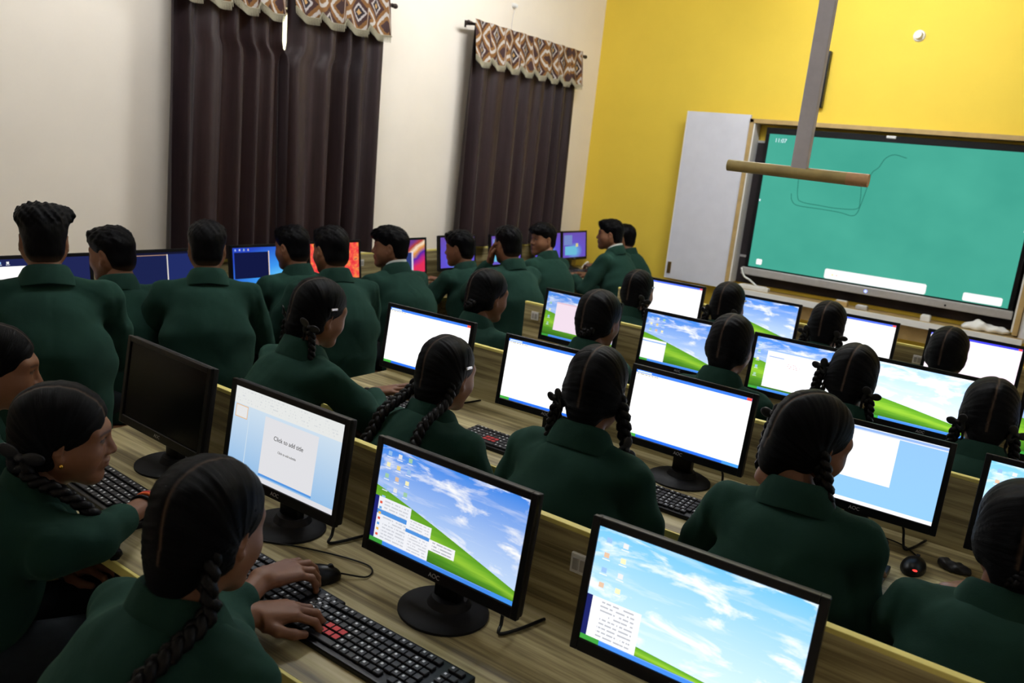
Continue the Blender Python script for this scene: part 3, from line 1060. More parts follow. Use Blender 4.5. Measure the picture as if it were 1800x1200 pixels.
# things on the yellow wall
wb = empty('wall_speaker_bar', 'slim black bar fixed upright on the yellow wall behind the hanging pole', 'speaker', (-0.975, RY1, 2.36))
ob('body', Box().box((-0.022, -0.06, 0), (0.022, 0, 0.44), 0.008).mesh('body', M['black']), wb)
ob('grille', Box().box((-0.016, -0.063, 0.03), (0.016, -0.058, 0.41), 0.002).mesh('grille', M['black_matte']), wb)
kb = empty('wall_lamp_holder', 'small round white lamp holder on the yellow wall', 'lamp holder', (-0.336, RY1, 2.925))
ob('plate', Box().cyl((0, 0, 0), (0, -0.015, 0), 0.045, 0.04, 20).mesh('plate', M['whiteplastic'], True), kb)
ob('socket', Box().cyl((0, -0.015, 0), (0, -0.06, 0), 0.03, 0.026, 20).cyl((0, -0.061, 0), (0, -0.05, 0), 0.02, n=16).mesh('socket', M['whiteplastic'], True), kb)

# hanging pole with a wooden crossbar
hp = empty('hanging_pole', 'grey pole hung from the ceiling with a round wooden crossbar', 'hanging pole', (0.262, 1.50, 1.79))
ob('pole', Box().box((-0.026, -0.014, 0.012), (0.026, 0.014, RZ - 1.79), 0.003).mesh('pole', M['trunking']), hp)
ob('crossbar', Box().cyl((-0.243, -0.01, 0.004), (0.155, 0.004, -0.002), 0.0195, 0.0205, 24).mesh('crossbar', M['stick'], True), hp)
ob('crossbar_tip', Box().cyl((0.155, 0.004, -0.002), (0.222, 0.006, -0.0025), 0.0208, 0.0208, 24).mesh('crossbar_tip', M['stick_tip'], True), hp)
ob('ceiling_plate', Box().box((-0.06, -0.06, RZ - 1.79 - 0.012), (0.06, 0.06, RZ - 1.79), 0.003).mesh('ceiling_plate', M['trunking']), hp)


# ------------------------------------------------------------------ desks
DZ = 0.74
ROWY = [0.0, 1.186, 2.259, 3.336]
DX0, DX1 = -1.39, 1.95
DN = ['row of desks nearest the off black monitor', 'second row of desks, holding white page screens', 'third row of desks, holding hill picture screens', 'last row of desks before the chalk ledge']


def desk(label, length, name='computer_desk', loc=(0, 0, 0), rz=0.0, depth0=-0.39, back=0.185, lam='lam_x'):
    t = empty(name, label, 'desk', loc, rz)
    ob('tabletop', Box().box((0, depth0 + 0.008, DZ - 0.025), (length, back - 0.018, DZ), 0.002).mesh('tabletop', M[lam]), t)
    ob('front_edge', Box().box((0, depth0, DZ - 0.0255), (length, depth0 + 0.0085, DZ - 0.0005), 0.002).mesh('front_edge', M['edge']), t)
    pn = ob('partition', Box().box((0, back - 0.018, 0.12), (length, back, 0.96)).mesh('partition', M[lam]), t)
    ob('top_edge', Box().box((-0.002, back - 0.019, 0.958), (length + 0.002, back + 0.001, 0.97), 0.002).mesh('top_edge', M['edge']), pn)
    k = max(2, int(round(length / 1.15)) + 1)
    for i in range(k):
        x = 0.009 + (length - 0.018) * i / (k - 1)
        ob('side_panel', Box().box((x - 0.009, depth0 + 0.03, 0.0), (x + 0.009, back - 0.018, DZ - 0.025)).mesh('side_panel', M[lam]), t)
    return t


for i, y in enumerate(ROWY):
    desk('zebra wood ' + DN[i], DX1 - DX0, loc=(DX0, y, 0))
WDY0, WDY1 = -0.9, 5.72
desk('long zebra wood desk along the cream curtain wall', WDY1 - WDY0, loc=(-2.87, WDY0, 0), rz=math.pi / 2, depth0=-0.40, back=0.20)

# ------------------------------------------------------------------ monitors
MW, MH, TILT = 0.445, 0.272, math.atan2(0.0324, 0.27)


def ring_mesh(name, x0, x1, z0, z1, ix0, ix1, iz0, iz1, y0, y1, mat):
    b_ = Box()
    b_.box((x0, y0, z0), (ix0, y1, z1), 0.0016, 1).box((ix1, y0, z0), (x1, y1, z1), 0.0016, 1)
    b_.box((ix0 - 0.001, y0, z0), (ix1 + 0.001, y1, iz0), 0.0016, 1).box((ix0 - 0.001, y0, iz1), (ix1 + 0.001, y1, z1), 0.0016, 1)
    return b_.mesh(name, mat)


h2 = MW / 2
ms = {}
ms['bezel'] = ring_mesh('bezel', -h2, h2, -MH, 0, -h2 + 0.0165, h2 - 0.0165, -MH + 0.026, -0.0165, -0.0035, 0.010, M['black'])
ms['housing'] = Box().box((-h2 + 0.002, 0.006, -MH + 0.002), (h2 - 0.002, 0.026, -0.002), 0.005).box((-0.14, 0.024, -MH + 0.03), (0.14, 0.050, -0.05), 0.012).mesh('housing', M['black_matte'], True)
ms['logo'] = text_mesh('logo', 'AOC', 0.0145, M['logo'])
ms['led'] = Box().box((h2 - 0.05, -0.0045, -MH + 0.008), (h2 - 0.044, -0.003, -MH + 0.010)).mesh('power_light', M['led_blue'])
ms['neck'] = Box().box((-0.035, 0.012, 0.010), (0.035, 0.040, 0.16), 0.008).mesh('neck', M['black'], True)
bs = Box()
bs.cyl((0, 0, 0), (0, 0, 0.006), 0.100, 0.100, 40).cyl((0, 0, 0.006), (0, 0, 0.013), 0.099, 0.088, 40).cyl((0, 0.02, 0.012), (0, 0.02, 0.03), 0.05, 0.04, 24)
ms['base'] = bs.mesh('base', M['black_matte'], True)
for v in ms['base'].vertices:
    v.co.x *= 1.06


def monitor(x, y, rz, scr_key, label, group=None, cable=True):
    t = empty('monitor', label, 'monitor', (x, y, DZ), rz, group)
    hd = ob('housing', ms['housing'], t, (0, 0, 0.36), (-TILT, 0, 0))
    ob('bezel', ms['bezel'], t, (0, 0, 0.36), (-TILT, 0, 0))
    sm = quad_uv('screen', (-h2 + 0.016, 0.0012, -MH + 0.0255), (h2 - 0.016, 0.0012, -0.016), SCR[scr_key])
    sc = ob('screen', sm, t, (0, 0, 0.36), (-TILT, 0, 0))
    Rt = Matrix.Rotation(-TILT, 4, 'X')
    p = Rt @ Vector((0, -0.0039, -MH + 0.013))
    ob('logo', ms['logo'], t, (p.x, p.y, p.z + 0.36), (math.pi / 2 - TILT, 0, 0))
    ob('neck', ms['neck'], t)
    ob('base', ms['base'], t, (0, 0.01, 0))
    if cable:
        ob('power_cable', tube_mesh('power_cable', [(0.10, 0.03, 0.12), (0.13, 0.05, 0.06), (0.14, 0.04, 0.02), (0.15, 0.02, 0.006), (0.17, 0.06, 0.006), (0.19, 0.14, 0.006)], 0.004, M['black'], 6, 6), t)
    return t, sc


mon_specs = [
    # row, xc, dy, yaw, screen, label
    (0, -0.999, 0.014, -2.5, 'off', 'black monitor switched off at the end of the desk'),
    (0, -0.457, 0.006, 0.7, 'slides', 'black monitor showing a slide that reads Click to add title'),
    (0, 0.101, -0.010, 0.3, 'menu', 'black monitor showing a green hill with opened start menus'),
    (0, 0.671, 0.004, 2.1, 'sky', 'black monitor with pale sky picture beside the start menu screen'),
    (1, -1.012, -0.003, 2.8, 'note', 'black monitor with blank white page at the second row end near the boys'),
    (1, -0.392, -0.013, 2.4, 'note', 'black monitor with blank white page half hidden behind a girl with a hairclip'),
    (1, 0.133, 0.002, -0.5, 'note', 'black monitor with wide unobstructed blank white page'),
    (1, 0.698, 0.008, 1.4, 'bluepage', 'black monitor with white page on a light blue screen'),
    (1, 1.216, -0.002, 0.4, 'sky2', 'black monitor with pale sky at the second row, beside the blue screen'),
    (2, -0.932, -0.001, 0.2, 'pinkwin', 'black monitor with pale pink page over a hill picture'),
    (2, -0.363, 0.002, -0.4, 'start', 'black monitor with hill picture and white start list'),
    (2, 0.187, -0.008, 1.5, 'window', 'black monitor with white window over a sky picture'),
    (2, 0.695, 0.0, 0.0, 'hill_pale', 'black monitor with washed out yellow green hill picture'),
    (2, 1.225, 0.0, 0.0, 'hill', 'black monitor past the washed out hill screen, mostly out of view'),
    (3, -0.952, 0.002, 0.4, 'note_plain', 'black monitor with blank page in front of the white sliding door'),
    (3, -0.377, 0.001, 0.2, 'hill', 'black monitor with plain green hill picture in the last row'),
    (3, 0.137, -0.004, -0.7, 'note_plain', 'black monitor with blank page under the display toolbar in the last row'),
    (3, 0.715, 0.0, -3.0, 'note_pink', 'black monitor with pinkish blank page at the last row'),
]
MON = {}
for i, (r, xc, dy, yw, k, lab) in enumerate(mon_specs):
    MON[i] = monitor(xc, ROWY[r] + dy, math.radians(yw), k, lab, 'monitors on the desk rows')
ttl = flat('grey_slide_text', (140, 142, 150), 0.8)
for txt, z_, sz in (('Click to add title', -0.118, 0.0165), ('Click to add subtitle', -0.150, 0.0085)):
    Rt = Matrix.Rotation(-TILT, 4, 'X')
    p = Rt @ Vector((0.02, 0.0004, z_))
    ob('slide_text', text_mesh('slide_text', txt, sz, ttl if sz > 0.01 else flat('pale_slide_text', (190, 192, 198), 0.8)), MON[1][1].parent, (p.x, p.y, p.z + 0.36), (math.pi / 2 - TILT, 0, 0))

boy_specs = [
    (-2.725, 0.49, 'dark_white', 'black monitor with white window on dark screen by the tall haired boy'),
    (-2.745, 1.10, 'dark', 'black monitor with dark editor and white scroll bar'),
    (-2.79, 1.742, 'terminal', 'black monitor with dark terminal window on a bright blue screen'),
    (-2.83, 2.333, 'leaves', 'black monitor with red orange leaf picture'),
    (-2.84, 2.997, 'streaks', 'black monitor with orange and purple streaked picture'),
    (-2.90, 3.652, 'violet', 'black monitor with plain violet blue screen'),
    (-2.88, 4.262, 'violet_cyan', 'black monitor with violet screen behind the boy raising a hand'),
    (-2.93, 4.97, 'violet', 'black monitor with violet screen behind the boy looking back'),
    (-2.925, 5.42, 'violet_cyan', 'black monitor with violet and cyan picture next to the yellow wall'),
]
for x, y, k, lab in boy_specs:
    monitor(x, y, math.pi / 2, k, lab, 'monitors along the curtain wall', False)

# ------------------------------------------------------------------ keyboards, mice, sockets
kbm = {}
kb_ = Box().box((-0.22, -0.07, 0.0), (0.22, 0.07, 0.014), 0.004)
for v in kb_.bm.verts:
    if v.co.z > 0.007:
        v.co.z += 0.05 * (v.co.y + 0.07)
kbm['case'] = kb_.mesh('case', M['black'])
kk, lg_, rd = Box(), Box(), Box()
for r in range(6):
    y = 0.052 - r * 0.0195 - (0.004 if r > 0 else 0)
    z = 0.0145 + 0.05 * (y + 0.07)
    c = 0
    x = -0.21
    while x < 0.20:
        w = 0.0165
        if r == 5 and 3 <= c <= 3:
            w = 0.1
        if abs(x - 0.082) > 0.006 and abs(x - 0.147) > 0.006:
            kk.box((x, y - 0.0078, z), (x + w, y + 0.0078, z + 0.0055), 0.0012, 1)
            if (c * 7 + r * 3) % 3 != 0:
                lg_.box((x + 0.004, y - 0.001, z + 0.0055), (x + 0.009, y + 0.0045, z + 0.0058))
            if r in (3, 4) and c in (5, 6, 7):
                rd.box((x + 0.001, y - 0.007, z + 0.0056), (x + w - 0.001, y + 0.007, z + 0.0066))
        x += w + 0.0024
        c += 1
kbm['keys'] = kk.mesh('keys', M['keys'])
kbm['legends'] = lg_.mesh('key_legends', M['legend'])
kbm['red'] = rd.mesh('red_keys', M['redkey'])


def keyboard(x, y, rz, label, group='keyboards', red=True):
    t = empty('keyboard', label, 'keyboard', (x, y, DZ), rz, group)
    ob('case', kbm['case'], t)
    k = ob('keys', kbm['keys'], t); k['kind'] = 'stuff'
    k = ob('key_legends', kbm['legends'], t); k['kind'] = 'stuff'
    if red:
        k = ob('red_keys', kbm['red'], t); k['kind'] = 'stuff'


mf = Field((-0.045, -0.07, -0.01), (0.045, 0.07, 0.05), 0.003)
mf.ell((0, 0, 0.008), (0.031, 0.056, 0.030), 0.01).ell((0, -0.012, 0.012), (0.028, 0.04, 0.027), 0.01)
mf.cutplane((0, 0, 0.001), (0, 0, -1), 0.002)
MV, MF = mf.nets()
mouse_me = mesh_np('shell', MV, MF, M['black'])
wheel_me = Box().cyl((-0.004, 0.03, 0.031), (0.004, 0.03, 0.031), 0.008, n=14).mesh('wheel', M['black_matte'], True)
glow_me = Box().sph((0.006, -0.046, 0.020), (0.014, 0.006, 0.004), 10).mesh('light', M['led_red'], True)


def mouse(x, y, rz, label, cord, glow=False):
    t = empty('mouse', label, 'mouse', (x, y, DZ), rz, 'computer mice')
    ob('shell', mouse_me, t)
    ob('wheel', wheel_me, t)
    if glow:
        ob('light', glow_me, t)
    c, s_ = math.cos(-rz), math.sin(-rz)
    P = [(0, 0.054, 0.012)] + [((px - x) * c - (py - y) * s_, (px - x) * s_ + (py - y) * c, 0.004) for px, py in cord]
    ob('cord', tube_mesh('cord', P, 0.0022, M['black'], 5, 8), t)


def onZ(z, px, py):
    d = ray(px, py)
    return CAM + d * (z - CAM[2]) / d[2]


# first row, placed from where they lie on the worktop
keyboard(-0.905, -0.205, math.radians(-3), 'black keyboard under the wristbands beside the off monitor', red=False)
keyboard(-0.275, -0.215, math.radians(-2), 'black keyboard with red keys under two brown hands')
mp_ = onZ(DZ + 0.015, 558, 1010)
mouse(mp_[0], mp_[1], math.radians(-30), 'black mouse under a hand beside the slide monitor',
      [(-0.12, -0.02), (-0.16, 0.02), (-0.30, -0.02), (-0.44, -0.09), (-0.5, -0.14), (-0.62, -0.12)])
keyboard(0.10, -0.23, 0.0, 'black keyboard before the start menu monitor')
keyboard(0.68, -0.23, 0.0, 'black keyboard before the pale sky monitor of the first row')
for i, (xc, lab) in enumerate(((-0.98, 'black keyboard before the white page monitor at the second row end'), (-0.40, 'black keyboard with red keys beside a girl with long braids'),
                               (0.20, 'black keyboard with red keys below the wide white page'), (0.625, 'black keyboard under the hand beside the glowing mouse'),
                               (1.22, 'black keyboard before the second row pale sky monitor'))):
    keyboard(xc, ROWY[1] - (0.215 if i != 3 else 0.225), 0.0, lab)
p = onZ(DZ + 0.01, 1606, 996)
mouse(p[0], p[1], math.radians(-4), 'black mouse with red glow on the second row desk', [(p[0] + 0.0, p[1] + 0.09), (p[0] - 0.06, p[1] + 0.15), (p[0] - 0.16, p[1] + 0.18), (p[0] - 0.2, p[1] + 0.30)], True)
for sp_ in mon_specs:
    if sp_[0] >= 2:
        keyboard(sp_[1], ROWY[sp_[0]] - 0.22, 0.0, 'keyboard of the ' + sp_[5])
for x, y, k, lab in boy_specs:
    keyboard(x + 0.22, y, math.pi / 2, 'keyboard of the ' + lab)

pk = empty('tissue_pouch', 'crumpled dark cloth pouch on the desk beside the glowing mouse', 'pouch', (*onZ(DZ, 1678, 1004)[:2], DZ))
pk.scale = (0.62, 0.62, 0.62)
pf = Field((-0.09, -0.06, -0.01), (0.09, 0.06, 0.07), 0.006)
pf.ell((0, 0, 0.018), (0.07, 0.035, 0.026), 0.02).ell((-0.05, 0, 0.03), (0.025, 0.02, 0.02), 0.02).cutplane((0, 0, 0.001), (0, 0, -1))
pf.warp(lambda x, y, z: 0.004 * np.sin(120 * x) * np.sin(140 * y + 60 * z))
V, Fq = pf.nets()
ob('cloth', mesh_np('cloth', V, Fq, M['ribbon']), pk)

sk_plate = Box().box((-0.042, -0.009, -0.042), (0.042, 0, 0.042), 0.003).mesh('plate', M['whiteplastic'])
sk_sw = Box().box((-0.030, -0.012, -0.026), (-0.004, -0.008, 0.026), 0.002).box((0.004, -0.012, -0.026), (0.030, -0.008, 0.026), 0.002).mesh('switch', M['silver'])


def socket(loc, rz, label):
    t = empty('power_socket', label, 'socket', loc, rz, 'white power sockets')
    ob('plate', sk_plate, t).scale = (0.55, 1, 0.55)
    ob('switch', sk_sw, t).scale = (0.55, 1, 0.55)


for r, px, py, lab in ((0, 1022, 990, 'white power socket on the first row panel beside the pale sky monitor'),
                       (2, 942, 548, 'white power socket at the end of the third row panel'),
                       (3, 1616, 617, 'white power socket on the last row panel beside the pinkish page'),
                       (2, 1797, 748, 'white power socket on the third row panel beside the washed out hill')):
    p = on(1, ROWY[r] + 0.167, px, py)
    socket((p[0], ROWY[r] + 0.1665, min(p[2], 0.9)), 0, lab)
for px, py, lab in ((637, 449, 'white power socket on the wall desk panel beside the red leaf screen'), (1040, 462, 'white power socket near the yellow wall at the wall desk')):
    p = on(0, -3.04, px, py)
    socket((-3.0525, min(p[1], 5.6), min(p[2], 0.9)), math.pi / 2, lab)
P = [on(0, -2.9, *q) for q in ((1023, 470), (1030, 462), (1045, 460), (1060, 470), (1068, 490))]
P = np.array(P); P[:, 1] = np.minimum(P[:, 1], 5.7)
tag(ob('white_cable', tube_mesh('white_cable', P, 0.008, M['whiteplastic'], 6)), 'white cable looping up at the yellow wall beside the wall desk', 'cable')


# ------------------------------------------------------------------ people
SKIN = np.array(lin((112, 74, 52))[:3])
LIP = np.array(lin((98, 54, 48))[:3])
BROW = np.array(lin((26, 20, 20))[:3])
NAIL = np.array(lin((158, 118, 98))[:3])


def rx(a): c, s_ = math.cos(a), math.sin(a); return np.array([[1, 0, 0], [0, c, -s_], [0, s_, c]])
def ry(a): c, s_ = math.cos(a), math.sin(a); return np.array([[c, 0, s_], [0, 1, 0], [-s_, 0, c]])
def rz_(a): c, s_ = math.cos(a), math.sin(a); return np.array([[c, -s_, 0], [s_, c, 0], [0, 0, 1]])


def head_arrays(h, male=False):
    f = Field((-0.105, -0.135, -0.145), (0.105, 0.135, 0.135), h)
    f.ell((0, -0.014, 0.034), (0.073, 0.092, 0.080), 0.02)
    f.ell((0, 0.022, -0.022), (0.060, 0.066, 0.082), 0.03)
    for s_ in (-1, 1):
        f.cone((s_ * 0.050, 0.0, -0.045), (s_ * 0.017, 0.064, -0.094), 0.020, 0.018 if not male else 0.021, 0.04)
        f.cone((s_ * 0.012, 0.079, 0.024), (s_ * 0.046, 0.062, 0.026), 0.009, 0.010, 0.03)
        f.ell((s_ * 0.036, 0.052, -0.030), (0.028, 0.029, 0.028), 0.035)
        f.ell((s_ * 0.0325, 0.096, 0.004), (0.016, 0.013, 0.009), 0.012, True)
        f.ell((s_ * 0.0315, 0.0735, 0.004), (0.0135, 0.0125, 0.0125), 0.004)
    f.ell((0, 0.074, -0.098), (0.020, 0.018, 0.016), 0.02)
    f.cone((0, 0.082, 0.012), (0, 0.104, -0.028), 0.0085, 0.0115, 0.012)
    for s_ in (-1, 1):
        f.ell((s_ * 0.0125, 0.093, -0.032), (0.009, 0.011, 0.008), 0.008)
    f.ell((0, 0.082, -0.060), (0.026, 0.016, 0.020), 0.012)
    f.ell((0, 0.0965, -0.0545), (0.019, 0.008, 0.0055), 0.006)
    f.ell((0, 0.0945, -0.0655), (0.017, 0.008, 0.0065), 0.006)
    f.ell((0, 0.106, -0.0602), (0.024, 0.008, 0.0022), 0.003, True)
    f.cone((0, -0.02, -0.05), (0, -0.035, -0.13), 0.050, 0.052, 0.03)
    for s_ in (-1, 1):
        m = rz_(s_ * -0.35) @ rx(-0.2)
        f.ell((s_ * 0.0745, -0.008, -0.006), (0.0070, 0.0165, 0.028), 0.006, rot=m)
        f.ell((s_ * 0.0820, -0.003, 0.0), (0.006, 0.0095, 0.017), 0.005, True, rot=m)
        f.ell((s_ * 0.075, 0.002, -0.034), (0.006, 0.008, 0.009), 0.005)
    V, Fq = f.nets()
    C = np.tile(SKIN, (len(V), 1))
    x, y, z = np.abs(V[:, 0]), V[:, 1], V[:, 2]
    w = np.clip(1.5 - np.sqrt((x / 0.021) ** 2 + ((z + 0.060) / 0.0115) ** 2) * 1.5, 0, 1) * (y > 0.08)
    C = C * (1 - w[:, None]) + LIP * w[:, None]
    bz_ = 0.026 - 6 * (x - 0.03) ** 2
    w = 0.75 * np.clip(1.6 - np.abs(z - bz_) / 0.0030, 0, 1) * (y > 0.05) * (x > 0.012) * (x < 0.052)
    C = C * (1 - w[:, None]) + BROW * w[:, None]
    # eye line: lashes dark, sclera, iris
    ex, ez = x - 0.0315, z - 0.004
    opening = np.abs(ez) < 0.0052 * np.sqrt(np.clip(1 - (ex / 0.0145) ** 2, 0, 1))
    eye = opening & (y > 0.06)
    C[eye] = np.array(lin((84, 72, 66))[:3])
    iris = eye & ((ex ** 2 + ez ** 2) < 0.0066 ** 2)
    C[iris] = np.array(lin((20, 13, 10))[:3])
    lash = (np.abs(ez - 0.0060 * np.sqrt(np.clip(1 - (ex / 0.017) ** 2, 0, 1))) < 0.0022) & (np.abs(ex) < 0.016) & (y > 0.055)
    C[lash] = BROW
    nost = (np.abs(x - 0.007) < 0.004) & (np.abs(z + 0.0385) < 0.004) & (y > 0.09)
    C[nost] = BROW
    if male:
        w = np.clip(1 - np.sqrt((x / 0.03) ** 2 + ((z + 0.047) / 0.007) ** 2), 0, 1) * (y > 0.08) * 0.5
        C = C * (1 - w[:, None]) + BROW * w[:, None]
    return V, Fq, C


HEADS = {('f', 'hi'): head_arrays(0.0030), ('f', 'lo'): head_arrays(0.0052), ('m', 'lo'): head_arrays(0.0046, True)}


def hair_uv(V):
    th = np.arctan2(V[:, 1] + 0.01, V[:, 2] + 0.03)
    return np.stack([th, np.abs(V[:, 0])], 1)


def girl_hair(h, part=0.0, puff=0.0, low=True, tight=True):
    f = Field((-0.135, -0.16, -0.16), (0.135, 0.135, 0.15), h)
    f.ell((0, -0.016, 0.037), (0.0815 + puff, 0.1005 + puff, 0.0865 + puff * 0.6), 0.02)
    f.ell((0, -0.052, -0.022), (0.071 + puff, 0.058 + puff, 0.066), 0.03)
    for s_ in (-1, 1):
        f.ell((s_ * 0.058, -0.030, -0.020), (0.028, 0.040, 0.050), 0.02)
    if low:
        f.ell((0, -0.07, -0.075), (0.045, 0.035, 0.045), 0.03)
    # open the face and the ears
    f.ell((0, 0.135, -0.050), (0.088, 0.100, 0.125), 0.012, True)
    f.cone((-0.12, 0.062, -0.075), (0.12, 0.062, -0.075), 0.060, 0.060, 0.012, cut=True)
    for s_ in (-1, 1):
        f.ell((s_ * 0.088, 0.002, -0.026), (0.022, 0.019, 0.026), 0.010, True)
    f.cutplane((0, -0.05, -0.115), (0, 0.35, -0.94), 0.02)
    f.warp(lambda x, y, z: 0.0028 * np.exp(-((x - part - 0.006 * np.sin(14 * y + 9 * z)) / 0.0055) ** 2) * (z > -0.03))
    tab = rng.uniform(-1, 1, (2, 400))
    f.warp(lambda x, y, z: 0.0015 * np.clip(np.abs(x) / 0.02, 0, 1) * np.interp((np.arctan2(y + 0.01, z + 0.03) + 3.2) * 26, np.arange(400), tab[0]))
    V, Fq = f.nets()
    pw = np.clip(1.25 - np.abs(V[:, 0] - part - 0.006 * np.sin(14 * V[:, 1] + 9 * V[:, 2])) / 0.0030, 0, 1)
    # the parting runs over the crown down towards the nape, on the outer side only
    r_ = np.sqrt((V[:, 1] + 0.016) ** 2 + (V[:, 2] - 0.02) ** 2)
    pw *= (r_ > 0.066) & (V[:, 2] > -0.055) & (V[:, 1] < 0.095)
    C = np.repeat(pw[:, None] * 0.62, 3, 1)
    return mesh_np('hair', V, Fq, M['hair'], True, C, hair_uv(V))


def boy_hair(h, style):
    f = Field((-0.125, -0.14, -0.11), (0.125, 0.15, 0.20), h)
    f.ell((0, -0.016, 0.036), (0.0775, 0.0965, 0.0835), 0.02)
    f.ell((0, -0.050, -0.026), (0.066, 0.052, 0.066), 0.02)
    if style == 'quiff':
        f.ell((0, -0.005, 0.075), (0.080, 0.092, 0.058), 0.02)
        f.ell((0.045, 0.03, 0.092), (0.060, 0.055, 0.038), 0.02)
        f.ell((-0.035, -0.02, 0.085), (0.055, 0.075, 0.045), 0.02)
    elif style == 'fringe':
        f.ell((0, 0.02, 0.068), (0.079, 0.088, 0.060), 0.02)
        f.ell((0.0, 0.088, 0.066), (0.052, 0.030, 0.026), 0.02)
    else:
        f.ell((0, 0.0, 0.062), (0.080, 0.094, 0.063), 0.02)
        f.ell((0, 0.06, 0.085), (0.055, 0.04, 0.03), 0.02)
    f.ell((0, 0.145, -0.055), (0.090, 0.098, 0.128), 0.010, True)
    f.cone((-0.12, 0.058, -0.075), (0.12, 0.058, -0.075), 0.062, 0.062, 0.010, cut=True)
    for s_ in (-1, 1):
        f.ell((s_ * 0.088, -0.002, -0.012), (0.024, 0.024, 0.040), 0.008, True)
    f.cutplane((0, -0.05, -0.092), (0, 0.35, -0.94), 0.02)
    amp = {'quiff': 0.0050, 'fringe': 0.0030, 'crop': 0.0034}[style]
    f.warp(lambda x, y, z: amp * np.clip((z - 0.03) / 0.05, 0.15, 1) * (np.sin(125 * x + 60 * z + 2) * np.sin(110 * y + 40 * x) + 0.8 * np.sin(240 * x - 110 * y) * np.sin(210 * z + 90 * y)))
    V, Fq = f.nets()
    fade = np.clip((-V[:, 2] - 0.05) / 0.06, 0, 0.3)
    return mesh_np('hair', V, Fq, M['hair'], True, np.repeat(fade[:, None], 3, 1), np.stack([V[:, 0] * 4, V[:, 2]], 1))


HAIR = {'g': girl_hair(0.0046), 'g_hi': girl_hair(0.0034, 0.0), 'g_side': girl_hair(0.0034, 0.012, 0.004), 'g_loose': girl_hair(0.0046, 0.0, 0.006),
        'quiff': boy_hair(0.0055, 'quiff'), 'crop': boy_hair(0.0055, 'crop'), 'fringe': boy_hair(0.0055, 'fringe')}


def hand_arrays(pose, h=0.0032):
    """right hand, wrist at origin, fingers along +y, back of the hand up"""
    f = Field((-0.085, -0.16, -0.085), (0.06, 0.215, 0.06), h)
    f.cone((0, -0.15, 0), (0, 0.0, 0), 0.031, 0.0255, 0.01, (1, 1, 1.2))
    kn = [(-0.029, 0.086, 0.004), (-0.009, 0.090, 0.007), (0.011, 0.086, 0.005), (0.028, 0.077, 0.0)]
    seg = [(0.041, 0.025, 0.020), (0.045, 0.029, 0.021), (0.041, 0.027, 0.021), (0.032, 0.020, 0.019)]
    for k_ in kn:
        f.cone((k_[0] * 0.62, 0.004, 0.0), k_, 0.0155, 0.0112, 0.014)
    f.ell((-0.022, 0.03, -0.010), (0.020, 0.034, 0.016), 0.012)
    bends = {'type': [(18, 38, 30), (14, 40, 30), (16, 42, 30), (20, 38, 28)], 'mouse': [(8, 26, 18), (8, 28, 20), (14, 34, 24), (18, 34, 24)],
             'open': [(2, 14, 10), (0, 16, 12), (4, 18, 14), (8, 18, 14)]}[pose]
    spread = [-0.16, -0.03, 0.09, 0.24] if pose != 'open' else [-0.26, -0.06, 0.14, 0.36]
    nails = []
    for k_, sg, bd, sp_ in zip(kn, seg, bends, spread):
        p = np.array(k_)
        a = 0.0
        r = 0.0094
        for i in range(3):
            a += math.radians(bd[i])
            d = np.array([math.sin(sp_) * math.cos(a), math.cos(sp_) * math.cos(a), -math.sin(a)])
            q = p + d * sg[i]
            f.cone(p, q, r, r - 0.0009, 0.004)
            p, r = q, r - 0.0009
        nails.append(p + np.array([0, 0, r * 0.7]))
    th = [(-0.020, 0.016, -0.006), (-0.050, 0.046, -0.012), (-0.056, 0.078, -0.020), (-0.050, 0.102, -0.026)]
    for i, rr in enumerate(((0.0150, 0.0118), (0.0115, 0.0102), (0.0100, 0.0085))):
        f.cone(th[i], th[i + 1], rr[0], rr[1], 0.007)
    V, Fq = f.nets()
    C = np.tile(SKIN * 1.05, (len(V), 1))
    for nl in nails:
        w = np.clip(1.4 - np.linalg.norm(V - nl, axis=1) / 0.006, 0, 1)[:, None]
        C = C * (1 - w) + NAIL * w
    return V, Fq, C


HANDS = {k: hand_arrays(k) for k in ('type', 'mouse', 'open')}

bf = Field((-0.06, -0.03, -0.05), (0.06, 0.03, 0.05), 0.0028)
bf.ell((0, 0, 0), (0.009, 0.009, 0.009), 0.004)
for s_ in (-1, 1):
    bf.ell((s_ * 0.024, 0, 0.008), (0.023, 0.0048, 0.017), 0.004, rot=ry(-s_ * 0.35))
    bf.ell((s_ * 0.011, 0.001, -0.022), (0.009, 0.0040, 0.022), 0.004, rot=ry(s_ * 0.4))
V, Fq = bf.nets()
V = V * 0.85
BOW = mesh_np('ribbon', V, Fq, M['ribbon'])


def braid_mesh(P, a=0.0125, r=0.0098, pitch=0.075):
    P = catmull(P, 14)
    L = np.concatenate([[0], np.cumsum(np.linalg.norm(np.diff(P, axis=0), axis=1))])
    n = max(12, int(L[-1] / 0.0055))
    ss = np.linspace(0, L[-1], n)
    Q = np.stack([np.interp(ss, L, P[:, i]) for i in range(3)], 1)
    T, N, B = frames(Q)
    tp = np.clip((L[-1] - ss) / 0.10, 0.35, 1.0)
    Vs, Fs, off = [], [], 0
    for j in range(3):
        ph = 2 * np.pi * ss / pitch + 2 * np.pi * j / 3
        C = Q + N * (a * tp * np.sin(ph))[:, None] + B * (a * 0.55 * tp * np.sin(2 * ph))[:, None]
        V, Fq_, Ft = tube_arr(C, r * tp, 7)
        tri = np.vstack([Fq_[:, [0, 1, 2]], Fq_[:, [0, 2, 3]], Ft]) + off
        Vs.append(V); Fs.append(tri); off += len(V)
    return mesh_np('braid', np.vstack(Vs), np.vstack(Fs), M['braid'])


